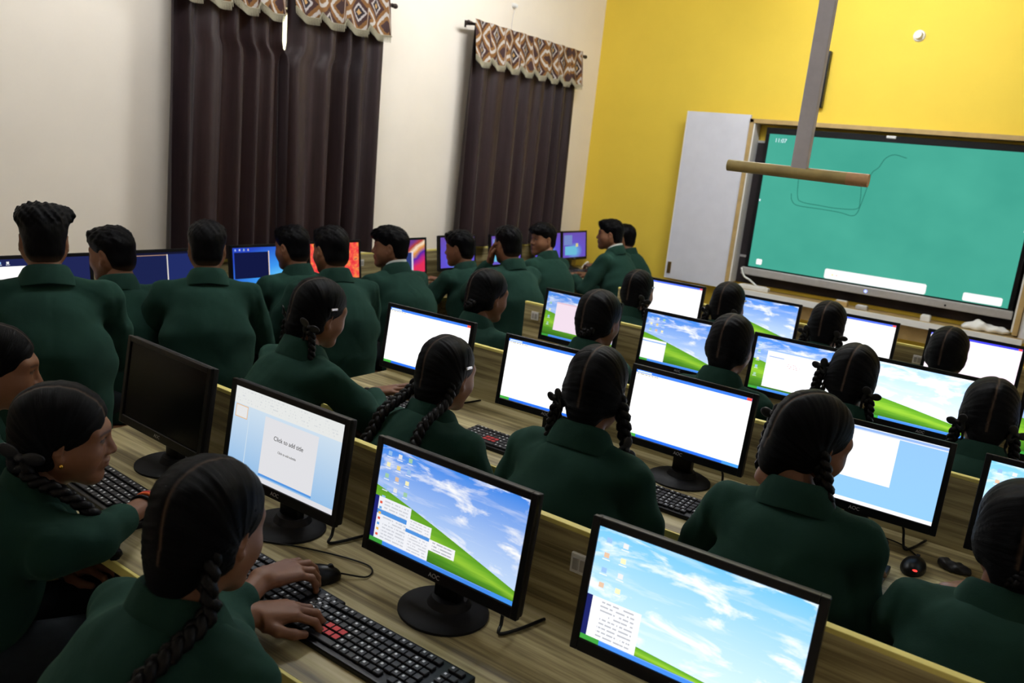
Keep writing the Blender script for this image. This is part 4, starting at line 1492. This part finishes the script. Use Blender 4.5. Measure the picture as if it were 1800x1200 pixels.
def ik(S, Wr, l1, l2, pole):
    S, Wr = np.array(S, float), np.array(Wr, float)
    d = Wr - S
    L = np.linalg.norm(d)
    if L > (l1 + l2) * 0.985:
        Wr = S + d / L * (l1 + l2) * 0.985
        d = Wr - S
        L = np.linalg.norm(d)
    u = d / L
    a = (l1 * l1 - l2 * l2 + L * L) / (2 * L)
    hgt = math.sqrt(max(l1 * l1 - a * a, 0))
    p = np.array(pole, float)
    p = p - u * (p @ u)
    p /= np.linalg.norm(p)
    return S + u * a + p * hgt, Wr


# shared lower body
lf = Field((-0.26, -0.2, 0.03), (0.26, 0.56, 0.68), 0.016)
lf.cone((-0.07, -0.01, 0.545), (0.07, -0.01, 0.545), 0.115, 0.115, 0.05)
for s_ in (-1, 1):
    lf.cone((s_ * 0.085, 0.0, 0.53), (s_ * 0.10, 0.40, 0.515), 0.082, 0.060, 0.03)
    lf.cone((s_ * 0.10, 0.40, 0.515), (s_ * 0.10, 0.36, 0.09), 0.060, 0.048, 0.03)
lf.cutplane((0, 0, 0.451), (0, 0, -1), 0.004) if False else None
LV, LF = lf.nets()
LEGS = mesh_np('trousers', LV, LF, M['trousers'])
sf = Field((-0.06, -0.1, -0.01), (0.06, 0.2, 0.12), 0.008)
sf.ell((0, 0.06, 0.035), (0.043, 0.125, 0.040), 0.02).cone((0, -0.01, 0.04), (0, -0.01, 0.095), 0.045, 0.042, 0.02).cutplane((0, 0, 0.001), (0, 0, -1), 0.004)
V, Fq = sf.nets()
SHOE = mesh_np('shoe', V, Fq, M['shoe'])
st_seat = Box().box((-0.17, -0.17, 0.405), (0.17, 0.17, 0.435), 0.01).mesh('seat', M['stoolseat'])
st_leg = Box().box((-0.013, -0.013, 0), (0.013, 0.013, 0.405)).mesh('leg', M['steel'])
st_bar = Box().box((-0.15, -0.008, 0.14), (0.15, 0.008, 0.16)).mesh('crossbar', M['steel'])


def stool(loc, rz, who):
    t = empty('stool', 'steel legged stool of the person ' + who, 'stool', loc, rz, 'stools under the students')
    ob('seat', st_seat, t)
    for sx in (-1, 1):
        for sy in (-1, 1):
            ob('leg', st_leg, t, (sx * 0.145, sy * 0.145, 0))
        ob('crossbar', st_bar, t, (0, sx * 0.145, 0))


def collar_mesh(N, col='blazer', k_=1.0, rise=0.0, open_=0.7):
    """folded collar: a stand round the neck and a leaf falling over the shoulders, open in front"""
    k = 44
    prof = [(0.058, -0.030), (0.0585, 0.030), (0.061, 0.040), (0.066, 0.043), (0.072, 0.038), (0.084, 0.014), (0.099, -0.014), (0.101, -0.020), (0.096, -0.021), (0.080, -0.004), (0.066, -0.012)]
    ang = np.linspace(-math.pi * 1.5 + open_, math.pi / 2 - open_, k)
    V = []
    for a in ang:
        bk = 0.5 - 0.5 * math.sin(a)          # 1 at the back, 0 in front
        for r_, z_ in prof:
            rr = 0.058 + (r_ - 0.058) * k_ * (1.0 - 0.25 * abs(math.cos(a)) * 0)
            dz = (z_ + rise) - 0.060 * (1 - bk) ** 1.3 - (0.010 * abs(math.cos(a)) if r_ > 0.084 else 0)
            V.append((N[0] + rr * 1.04 * math.cos(a), N[1] - 0.012 + rr * 0.94 * math.sin(a), N[2] + dz))
    p = len(prof)
    F = []
    for i in range(k - 1):
        for j in range(p):
            F.append((i * p + j, (i + 1) * p + j, (i + 1) * p + (j + 1) % p, i * p + (j + 1) % p))
    me = mesh_np('collar', V, F, M[col])
    me.set_sharp_from_angle(angle=math.radians(50))
    return me


def person(label, px, axis, val, body=0.0, head=(0.0, 0.0, 0.0), sex='f', hair='g', braids=None, arms=None, lean=0.12, res=0.012, hd='lo', wide=1.0,
           group=None, slump=0.0, cuff=0.86, extras=None, shirt=False):
    """px: head centre in the photograph; axis/val: the row plane it sits on; angles in degrees, turn left positive"""
    H = on(axis, val, *px)
    th = math.radians(body)
    Rb = rz_(th)
    Hl0 = np.array([0.0, 0.045, 0.110 if sex == 'm' else 0.114])
    Nw = H - Rb @ Hl0
    Pw = Nw - Rb @ np.array([0, lean, 0])
    Pw[2] = 0.0
    N = np.array([0.0, lean, Nw[2]])
    Hl = N + Hl0
    hip = np.array([0.0, 0.0, 0.53])
    root = empty('person', label, 'person', tuple(Pw), th, group)
    male = sex == 'm'
    sw = (0.176 if male else 0.158) * wide
    chest = hip + (N - hip) * 0.52 + np.array([0, -0.035 - slump, 0])
    mid = hip + (N - hip) * 0.27 + np.array([0, -0.028 - slump * 0.6, 0])
    up = hip + (N - hip) * 0.70 + np.array([0, -0.030 - slump * 0.6, 0])
    Sh = {s_: N + np.array([s_ * sw, -0.016 - slump * 0.3, -0.092]) for s_ in (-1, 1)}
    arms = arms or {}
    A = {}
    for s_ in (-1, 1):
        spec = arms.get(s_, {})
        wr = spec.get('w', (s_ * 0.12, lean + 0.27, 0.815))
        if 'world' in spec:
            wr = Rb.T @ (np.array(spec['world']) - Pw)
        pole = spec.get('pole', (s_ * 0.75, -0.55, -0.8))
        el, wr = ik(Sh[s_], wr, 0.275, 0.245, pole)
        if 'elw' in spec:
            el = Rb.T @ (np.array(spec['elw']) - Pw)
            wr = Rb.T @ (np.array(spec['world']) - Pw)
        A[s_] = (el, wr, spec.get('pose', 'type'), spec.get('cuff', cuff), spec.get('hd'))
    # --- blazer
    pts = np.array([hip, N] + [v for s_ in A for v in A[s_][:2]] + list(Sh.values()))
    lo = pts.min(0) - 0.20
    hi = pts.max(0) + 0.13
    lo[2] = 0.44
    lo[0] = min(lo[0], -0.30); hi[0] = max(hi[0], 0.30)
    f = Field(lo, hi, res)
    g = 1.06 if male else 1.0
    tq = 1.06 if male else 1.02
    f.cone(hip + (0, 0, -0.06), mid, 0.168 * wide * g, 0.156 * wide * g * tq, 0.05, (1, 1.32, 1))
    f.cone(mid, chest, 0.156 * wide * g * tq, 0.170 * wide * g * tq, 0.05, (1, 1.36, 1))
    f.cone(chest, up, 0.170 * wide * g * tq, 0.132 * wide * g, 0.05, (1, 1.36, 1))
    for s_ in (-1, 1):
        f.cone(up + (s_ * 0.05, -0.01, 0.03), Sh[s_] + (0, 0, -0.01), 0.080, 0.056, 0.03)
        f.cone(N + (s_ * 0.03, -0.018, -0.058), Sh[s_] + (s_ * 0.004, 0, 0.006), 0.056, 0.050, 0.02)
        el, wr, pose, cf, _ = A[s_]
        we = el + (wr - el) * cf
        f.cone(Sh[s_], Sh[s_] + (el - Sh[s_]) * 0.5, 0.060 * g, 0.060 * g, 0.02)
        f.cone(Sh[s_] + (el - Sh[s_]) * 0.5, el, 0.060 * g, 0.053 * g, 0.02)
        f.cone(el, we, 0.053 * g, 0.041 * g, 0.02)
    f.cone(N + (0, 0.0, 0.035), N + (0, 0.03, 0.12), 0.054, 0.056, 0.008, cut=True)
    sd = rng.uniform(0, 6, 6)
    Sx = sw

    def fold(x, y, z):
        w = 0.0030 * np.sin(26 * z + 16 * x + sd[0]) * np.sin(22 * y + 11 * x + sd[1])
        w = w + 0.0028 * np.sin(50 * z - 36 * np.abs(x) + 30 * y + sd[2]) * np.clip((np.abs(x) - 0.08) / 0.08, 0, 1)
        seam = 0.0045 * np.exp(-((np.abs(x) - Sx - 0.012 - 0.16 * (N[2] - z)) / 0.010) ** 2) * (z > N[2] - 0.24) * (y < N[1])
        mids = 0.0030 * np.exp(-(x / 0.007) ** 2) * (y < chest[1]) * (z < N[2] - 0.05)
        return w + seam + mids
    f.warp(fold)
    inside = f.F < 0
    V, Fq = f.nets()
    bl = ob('blazer', mesh_np('blazer', V, Fq, M['blazer']), root)
    ob('collar', collar_mesh(N), bl)
    if shirt:
        ob('shirt_collar', collar_mesh(N, 'shirt', 0.06, 0.012, 0.5), bl)
    # --- body: head, neck, forearms and hands in one mesh
    Rh = rz_(math.radians(head[0])) @ rx(math.radians(head[1])) @ ry(math.radians(head[2]))
    hv, hf, hc = HEADS[('m' if male else 'f', hd if not male else 'lo')]
    Vs, Fs, Cs, off = [hv @ Rh.T + Hl], [hf], [hc], len(hv)
    a0 = Hl + Rh @ np.array([0, -0.026, -0.055])
    b0 = N + np.array([0, -0.016, -0.05])
    q = catmull([a0, (a0 + b0) / 2 + np.array([0, -0.006, 0]), b0], 5)
    nv, nf, nt = tube_arr(q, np.linspace(0.050, 0.053, len(q)), 20)
    Vs.append(nv); Fs.append(nf + off); Cs.append(np.tile(SKIN, (len(nv), 1))); off += len(nv)
    tv, tf, tt_ = tube_arr(catmull([N + (0, -0.012, -0.05), up, chest, mid, hip], 4), 0.05, 14)
    Vs.append(tv); Fs.append(tf + off); Cs.append(np.tile(SKIN, (len(tv), 1))); off += len(tv)
    for s_ in (-1, 1):
        tv, tf, tt_ = tube_arr(np.array([up, Sh[s_] + (0, 0, -0.012), Sh[s_] * 0.5 + A[s_][0] * 0.5, A[s_][0], A[s_][0] * 0.45 + A[s_][1] * 0.55]), [0.03, 0.036, 0.034, 0.032, 0.028], 10)
        Vs.append(tv); Fs.append(tf + off); Cs.append(np.tile(SKIN, (len(tv), 1))); off += len(tv)
    for s_ in (-1, 1):
        el, wr, pose, cf, hdir = A[s_]
        if arms.get(s_, {}).get('aim') is not None:
            hdir = Rb.T @ (np.array(arms[s_]['aim']) - Pw) - wr
        d = np.array(hdir, float) if hdir is not None else (wr - el) * np.array([1, 1, 0.25])
        if hdir is None and pose != 'open':
            d = d / np.linalg.norm(d) + np.array([-s_ * 0.25, 0.35, 0.0])
        d /= np.linalg.norm(d)
        fd = (wr - el) / np.linalg.norm(wr - el)
        up_ = np.array([0, 0, 1.0]) - d * d[2]
        up_ /= np.linalg.norm(up_)
        xr = np.cross(d, up_)
        R = np.stack([xr, d, up_], 1)
        hv, hf, hc = HANDS[pose]
        v = hv.copy()
        ff = hf
        if s_ < 0:
            v[:, 0] *= -1
            ff = hf[:, ::-1]
        v2 = v @ R.T + wr
        # the stub behind the wrist follows the forearm
        R2 = np.stack([np.cross(fd, up_) / np.linalg.norm(np.cross(fd, up_)), fd, np.cross(np.cross(fd, up_), fd)], 1)
        v3 = v @ R2.T + wr
        w = np.clip((v[:, 1] + 0.01) / 0.03, 0, 1)[:, None]
        v2 = v3 * (1 - w) + v2 * w
        Vs.append(v2); Fs.append(ff + off); Cs.append(hc); off += len(v)
    ob('body', mesh_np('body', np.vstack(Vs), np.vstack(Fs), M['skin'], True, np.vstack(Cs)), root)
    # --- hair
    ho = ob('hair', HAIR[hair], root)
    M4 = Matrix.Identity(4)
    for i in range(3):
        for j in range(3):
            M4[i][j] = Rh[i, j]
        M4[i][3] = Hl[i]
    ho.matrix_local = M4

    def back_y(x, z):
        i_ = int(np.clip(round((x - f.lo[0]) / f.h), 0, f.n[0] - 1))
        k_ = int(np.clip(round((z - f.lo[2]) / f.h), 0, f.n[2] - 1))
        col_ = np.nonzero(inside[i_, :, k_])[0]
        return (f.ax[1][col_[0]] if len(col_) else N[1] - 0.06) - 0.014

    for s_, mode in (braids or {}).items():
        s0 = Hl + Rh @ np.array([s_ * 0.066, -0.060, -0.040])
        if mode in ('long', 'mid'):
            Lb = 0.42 if mode == 'long' else 0.26
            P = [s0 + Rh @ np.array([-s_ * 0.008, 0.01, 0.03]), s0 + np.array([s_ * 0.012, -0.012, -0.035])]
            z = s0[2] - 0.085
            x = s0[0] + s_ * 0.018
            while z > s0[2] - Lb:
                P.append((x, min(min(back_y(x + dx_, min(z, N[2] - 0.02)) for dx_ in (-0.015, 0, 0.015)), s0[1] - 0.005) if z < N[2] + 0.01 else s0[1] - 0.02, z))
                x += s_ * 0.006
                z -= 0.06
            bo = ob('braid', braid_mesh(P), root)
            rb = ob('ribbon', BOW, bo, tuple(np.array(P[-1]) + (0, -0.006, 0.03)))
            rb.scale = (0.6, 0.6, 0.6)
        elif mode in ('loop', 'high'):
            if mode == 'high':
                s0 = Hl + Rh @ np.array([s_ * 0.085, -0.045, 0.018])
            dn = 0.13 if mode == 'loop' else 0.145
            e = s0 + np.array([s_ * 0.012, -0.015, -dn])
            P = [s0 + Rh @ np.array([-s_ * 0.02, 0.01, 0.005]), s0 + np.array([s_ * 0.014, -0.006, -0.02]), s0 + np.array([s_ * 0.024, -0.010, -dn * 0.55]), e + np.array([s_ * 0.012, 0, 0]), e + np.array([-s_ * 0.006, -0.012, 0.004]),
                 s0 + np.array([-s_ * 0.004, -0.026, -dn * 0.55]), s0 + np.array([-s_ * 0.002, -0.022, -0.02])]
            bo = ob('braid', braid_mesh(P, 0.0105, 0.0088, 0.06), root)
            rb = ob('ribbon', BOW, bo, tuple(s0 + np.array([s_ * 0.018, -0.022, 0.0])), (0.3, s_ * 0.5, s_ * 0.6))
        elif mode == 'side':
            s0 = Hl + Rh @ np.array([s_ * 0.076, -0.010, -0.025])
            P = [s0 + Rh @ np.array([-s_ * 0.012, -0.01, 0.03]), s0 + np.array([s_ * 0.014, -0.004, -0.03]), s0 + np.array([s_ * 0.028, -0.008, -0.08]), s0 + np.array([s_ * 0.038, -0.012, -0.125]), s0 + np.array([s_ * 0.048, -0.010, -0.175])]
            bo = ob('braid', braid_mesh(P, 0.0135, 0.0108), root)
            rb = ob('ribbon', BOW, bo, tuple(s0 + np.array([s_ * 0.046, -0.016, -0.12])), (0, 1.2, s_ * 0.9))
        elif mode == 'drop':
            s0 = Hl + Rh @ np.array([s_ * 0.076, -0.022, -0.030])
            P = [s0 + Rh @ np.array([-s_ * 0.012, -0.01, 0.03]), s0 + np.array([s_ * 0.010, 0.0, -0.03]), s0 + np.array([s_ * 0.016, 0.016, -0.085]), s0 + np.array([s_ * 0.020, 0.045, -0.13]), s0 + np.array([s_ * 0.022, 0.085, -0.18]), s0 + np.array([s_ * 0.02, 0.11, -0.24])]
            bo = ob('braid', braid_mesh(P, 0.0135, 0.0105), root)
            rb = ob('ribbon', BOW, bo, tuple(s0 + np.array([s_ * 0.034, 0.000, -0.085])), (0, 1.2, s_ * 0.9))
        elif mode == 'front':
            P = [s0, s0 + np.array([s_ * 0.012, 0.0, -0.04]), N + np.array([s_ * 0.105, 0.02, 0.012]), N + np.array([s_ * 0.125, 0.085, -0.055]), N + np.array([s_ * 0.115, 0.125, -0.16]), N + np.array([s_ * 0.11, 0.13, -0.25])]
            bo = ob('braid', braid_mesh(P, 0.013, 0.0105), root)
            rb = ob('ribbon', BOW, bo, tuple(s0 + np.array([s_ * 0.01, -0.02, 0.01])), (0.3, 0.4, 1.2))
            rb.scale = (1.3, 1.3, 1.3)
        elif mode == 'bun':
            bfld = [s0 + Rh @ np.array([-s_ * 0.03, -0.03, 0.0]), s0 + Rh @ np.array([-s_ * 0.055, -0.045, -0.03]), s0 + Rh @ np.array([-s_ * 0.085, -0.03, -0.05]), s0 + Rh @ np.array([-s_ * 0.05, -0.01, -0.065])]
            ob('braid', braid_mesh(bfld, 0.013, 0.012, 0.05), root)
    if extras:
        extras(root, Hl, Rh, N, A)
    # --- lower body
    ob('trousers', LEGS, root)
    for s_ in (-1, 1):
        ob('shoe', SHOE, root, (s_ * 0.10, 0.36, 0))
    stool(tuple(Pw), th, label.replace('person in green blazer', '').strip(' ,'))
    return root


def earring(side):
    def fn(root, Hl, Rh, N, A):
        p = Hl + Rh @ np.array([side * 0.080, 0.006, -0.046])
        ob('earring', Box().sph(p, (0.004, 0.005, 0.006), 8).mesh('earring', M['gold'], True), root)
    return fn


def wristbands(root, Hl, Rh, N, A):
    earring(1)(root, Hl, Rh, N, A)
    el, wr = A[1][0], A[1][1]
    d = (wr - el) / np.linalg.norm(wr - el)
    for k_, (o_, r_, mt, nm) in enumerate(((0.055, 0.0295, 'black_matte', 'black_wristband'), (0.035, 0.0288, 'band_orange', 'orange_wristband'), (0.026, 0.0285, 'redkey', 'red_wristband'))):
        c = wr - d * o_
        u = np.cross(d, (0, 0, 1)); u /= np.linalg.norm(u)
        v = np.cross(u, d)
        ring = [c + r_ * (math.cos(a) * u * 1.0 + math.sin(a) * v * 0.93) for a in np.linspace(0, 2 * math.pi, 25)]
        ob(nm, tube_mesh(nm, ring, 0.0045, M[mt], 6, 1, False), root)


def hairclip(side):
    def fn(root, Hl, Rh, N, A):
        p = Hl + Rh @ np.array([side * 0.086, -0.005, 0.035])
        o_ = ob('hair_clip', Box().box((-0.004, -0.014, -0.005), (0.004, 0.014, 0.005), 0.003).mesh('hair_clip', M['clip']), root)
        o_.location = p
    return fn


GG = 'girls seated at the desk rows'
BG = 'boys seated along the curtain wall'
Yr = lambda r, d=0.52: ROWY[r] - d
wl = lambda x, y, z=0.80: (x, y, z)

# first row
person('person in green blazer, side face cropped, before the off monitor', (-4, 645), 1, -0.34, -14, (-12, -10, 0), hair='g', braids={1: 'mid'}, group=GG, arms={1: {'w': (0.1, 0.26, 0.64)}, -1: {'w': (-0.1, 0.26, 0.64)}})
person('person in green blazer seen in profile with wristbands and gold earring', (114, 762), 1, -0.42, -16, (-16, -8, 4), hair='g_side', hd='hi', res=0.009,
       braids={1: 'front', -1: 'loop'}, group=GG, lean=0.20, extras=wristbands,
       arms={1: {'world': onZ(0.80, 270, 876), 'elw': onZ(0.81, 165, 945), 'cuff': 0.42, 'pole': (0.8, -0.3, -0.8), 'hd': (0.1, 0.95, -0.1)}, -1: {'w': (-0.10, 0.26, 0.64)}})
person('person in green blazer with both hands on keyboard and mouse', (370, 924), 1, -0.53, 2, (8, -16, -3), hair='g_side', hd='hi', res=0.009,
       braids={1: 'mid'}, group=GG, lean=0.16,
       arms={1: {'world': onZ(0.825, 462, 1018), 'elw': onZ(0.79, 375, 1105), 'cuff': 0.5, 'pose': 'mouse', 'pole': (0.9, -0.3, -0.6), 'aim': onZ(0.80, 585, 982)},
             -1: {'world': onZ(0.80, 440, 1080), 'elw': onZ(0.78, 330, 1170), 'cuff': 0.7, 'pose': 'type', 'hd': (0.55, 1, -0.1)}})
# second row
person('person in green blazer with right arm forward at the second row end', (562, 548), 1, Yr(1, 0.56), -6, (-4, -14, 6), hair='g_hi', res=0.010, group=GG, braids={1: 'loop', -1: 'loop'}, slump=0.02,
       arms={1: {'world': onZ(0.825, 655, 690), 'pose': 'open', 'pole': (1, -0.3, -0.5), 'cuff': 0.86, 'hd': (0.8, 0.65, 0.25)}, -1: {'w': (-0.1, 0.30, 0.66)}}, extras=hairclip(1))
person('person in green blazer with two long braids and hairclip', (786, 655), 1, Yr(1), 0, (-2, -12, 0), hair='g_hi', res=0.010, group=GG, braids={1: 'long', -1: 'long'}, extras=hairclip(1), slump=0.02, arms={1: {'w': (0.1, 0.30, 0.66)}, -1: {'w': (-0.1, 0.30, 0.66)}})
person('person in green blazer with ribboned right braid before the wide white page', (1050, 682), 1, Yr(1, 0.54), 4, (4, -12, 0), hair='g_hi', res=0.010, group=GG, braids={1: 'side', -1: 'loop'}, slump=0.01, arms={1: {'w': (0.1, 0.30, 0.66)}, -1: {'w': (-0.1, 0.30, 0.66)}})
person('person in green blazer, nose past her long braid, hand near the glowing mouse', (1426, 772), 1, Yr(1, 0.50), 6, (-46, -14, 8), hair='g_hi', hd='hi', res=0.010, group=GG, braids={1: 'side', -1: 'high'},
       arms={1: {'world': onZ(0.80, 1508, 1020), 'pose': 'open', 'pole': (0.1, -0.4, -1), 'cuff': 0.9, 'aim': onZ(0.80, 1530, 965)}})
person('person in green blazer with smooth tied hair before the second row pale sky', (1794, 945), 1, Yr(1, 0.56), 0, (6, -14, 0), hair='g_loose', res=0.010, group=GG, braids={1: 'bun'})
# third row
person('person in green blazer at the third row end, cheek showing', (858, 518), 1, Yr(2), -6, (-10, -12, 0), hair='g', group=GG, braids={1: 'bun'})
person('person in green blazer with low tied hair before the pink page', (1054, 560), 1, Yr(2), 0, (-6, -10, 0), hair='g_loose', group=GG, braids={1: 'bun'})
person('person in green blazer with plain hair between hill and window screens', (1285, 606), 1, Yr(2), 0, (0, -10, 0), hair='g', group=GG)
person('person in green blazer with left ribbon loop before the washed out hill', (1499, 662), 1, Yr(2), 2, (0, -10, 3), hair='g_hi', group=GG, braids={-1: 'high', 1: 'loop'})
person('person in green blazer with two ribbon loops past the washed out hill', (1737, 726), 1, Yr(2), 4, (6, -10, 2), hair='g', group=GG, braids={-1: 'loop', 1: 'loop'})
# last row
person('person in green blazer before the blank page by the white door', (1122, 512), 1, Yr(3), 0, (0, -8, 0), hair='g', group=GG, braids={1: 'loop'}, extras=hairclip(1))
person('person in green blazer before the plain hill picture', (1280, 536), 1, Yr(3), 0, (0, -8, 0), hair='g', group=GG, braids={1: 'loop', -1: 'loop'}, extras=hairclip(1))
person('person in green blazer before the blank page under the display toolbar', (1455, 572), 1, Yr(3), 0, (0, -8, 0), hair='g', group=GG, braids={1: 'loop', -1: 'loop'})
person('person in green blazer before the pinkish page, ear showing', (1666, 620), 1, Yr(3), 0, (-4, -6, 0), hair='g', group=GG)
person('person in green blazer past the pinkish page, mostly out of view', (1862, 672), 1, Yr(3), 0, (0, -8, 0), hair='g', group=GG)

# boys along the curtain wall
person('person in green blazer with tall tousled hair, back turned', (77, 422), 0, -1.98, 70, (-4, -6, 0), 'm', 'quiff', group=BG, wide=1.10, lean=0.10)
person('person in green blazer with round cropped hair looking left of the dark editor', (197, 446), 0, -2.42, 80, (32, -10, 0), 'm', 'crop', group=BG, wide=0.95)
person('person in green blazer, back turned, before the dark editor screen', (364, 436), 0, -2.10, 60, (-4, -8, 0), 'm', 'crop', group=BG)
person('person in green blazer leaning before the blue terminal screen', (514, 435), 0, -2.48, 84, (10, -10, 0), 'm', 'crop', group=BG)
person('person in green blazer before the red leaf screen', (582, 440), 0, -2.02, 72, (8, -8, 0), 'm', 'crop', group=BG, wide=1.05)
person('person in green blazer in left profile before the streaked screen', (687, 434), 0, -2.25, 84, (40, -4, 0), 'm', 'fringe', group=BG, shirt=True, lean=0.2)
person('person in green blazer before the plain violet screen', (808, 436), 0, -2.42, 90, (14, -10, 0), 'm', 'crop', group=BG)
person('person in green blazer with raised left hand at his face', (893, 430), 0, -1.98, 76, (-6, -8, 0), 'm', 'crop', group=BG,
       arms={-1: {'w': (-0.06, 0.26, 1.05), 'pose': 'type', 'pole': (-0.35, 0.5, -1), 'hd': (0.1, -0.2, 1)}})
person('person in green blazer turning his face back over his shoulder', (955, 420), 0, -2.35, 82, (74, -4, 0), 'm', 'fringe', group=BG)
person('person in green blazer with white collar in profile against the yellow wall', (1073, 412), 0, -2.12, 92, (22, -4, 0), 'm', 'crop', group=BG, shirt=True)
person('person in green blazer half hidden behind the white collared one', (1097, 418), 0, -2.36, 88, (10, -4, 0), 'm', 'crop', group=BG)
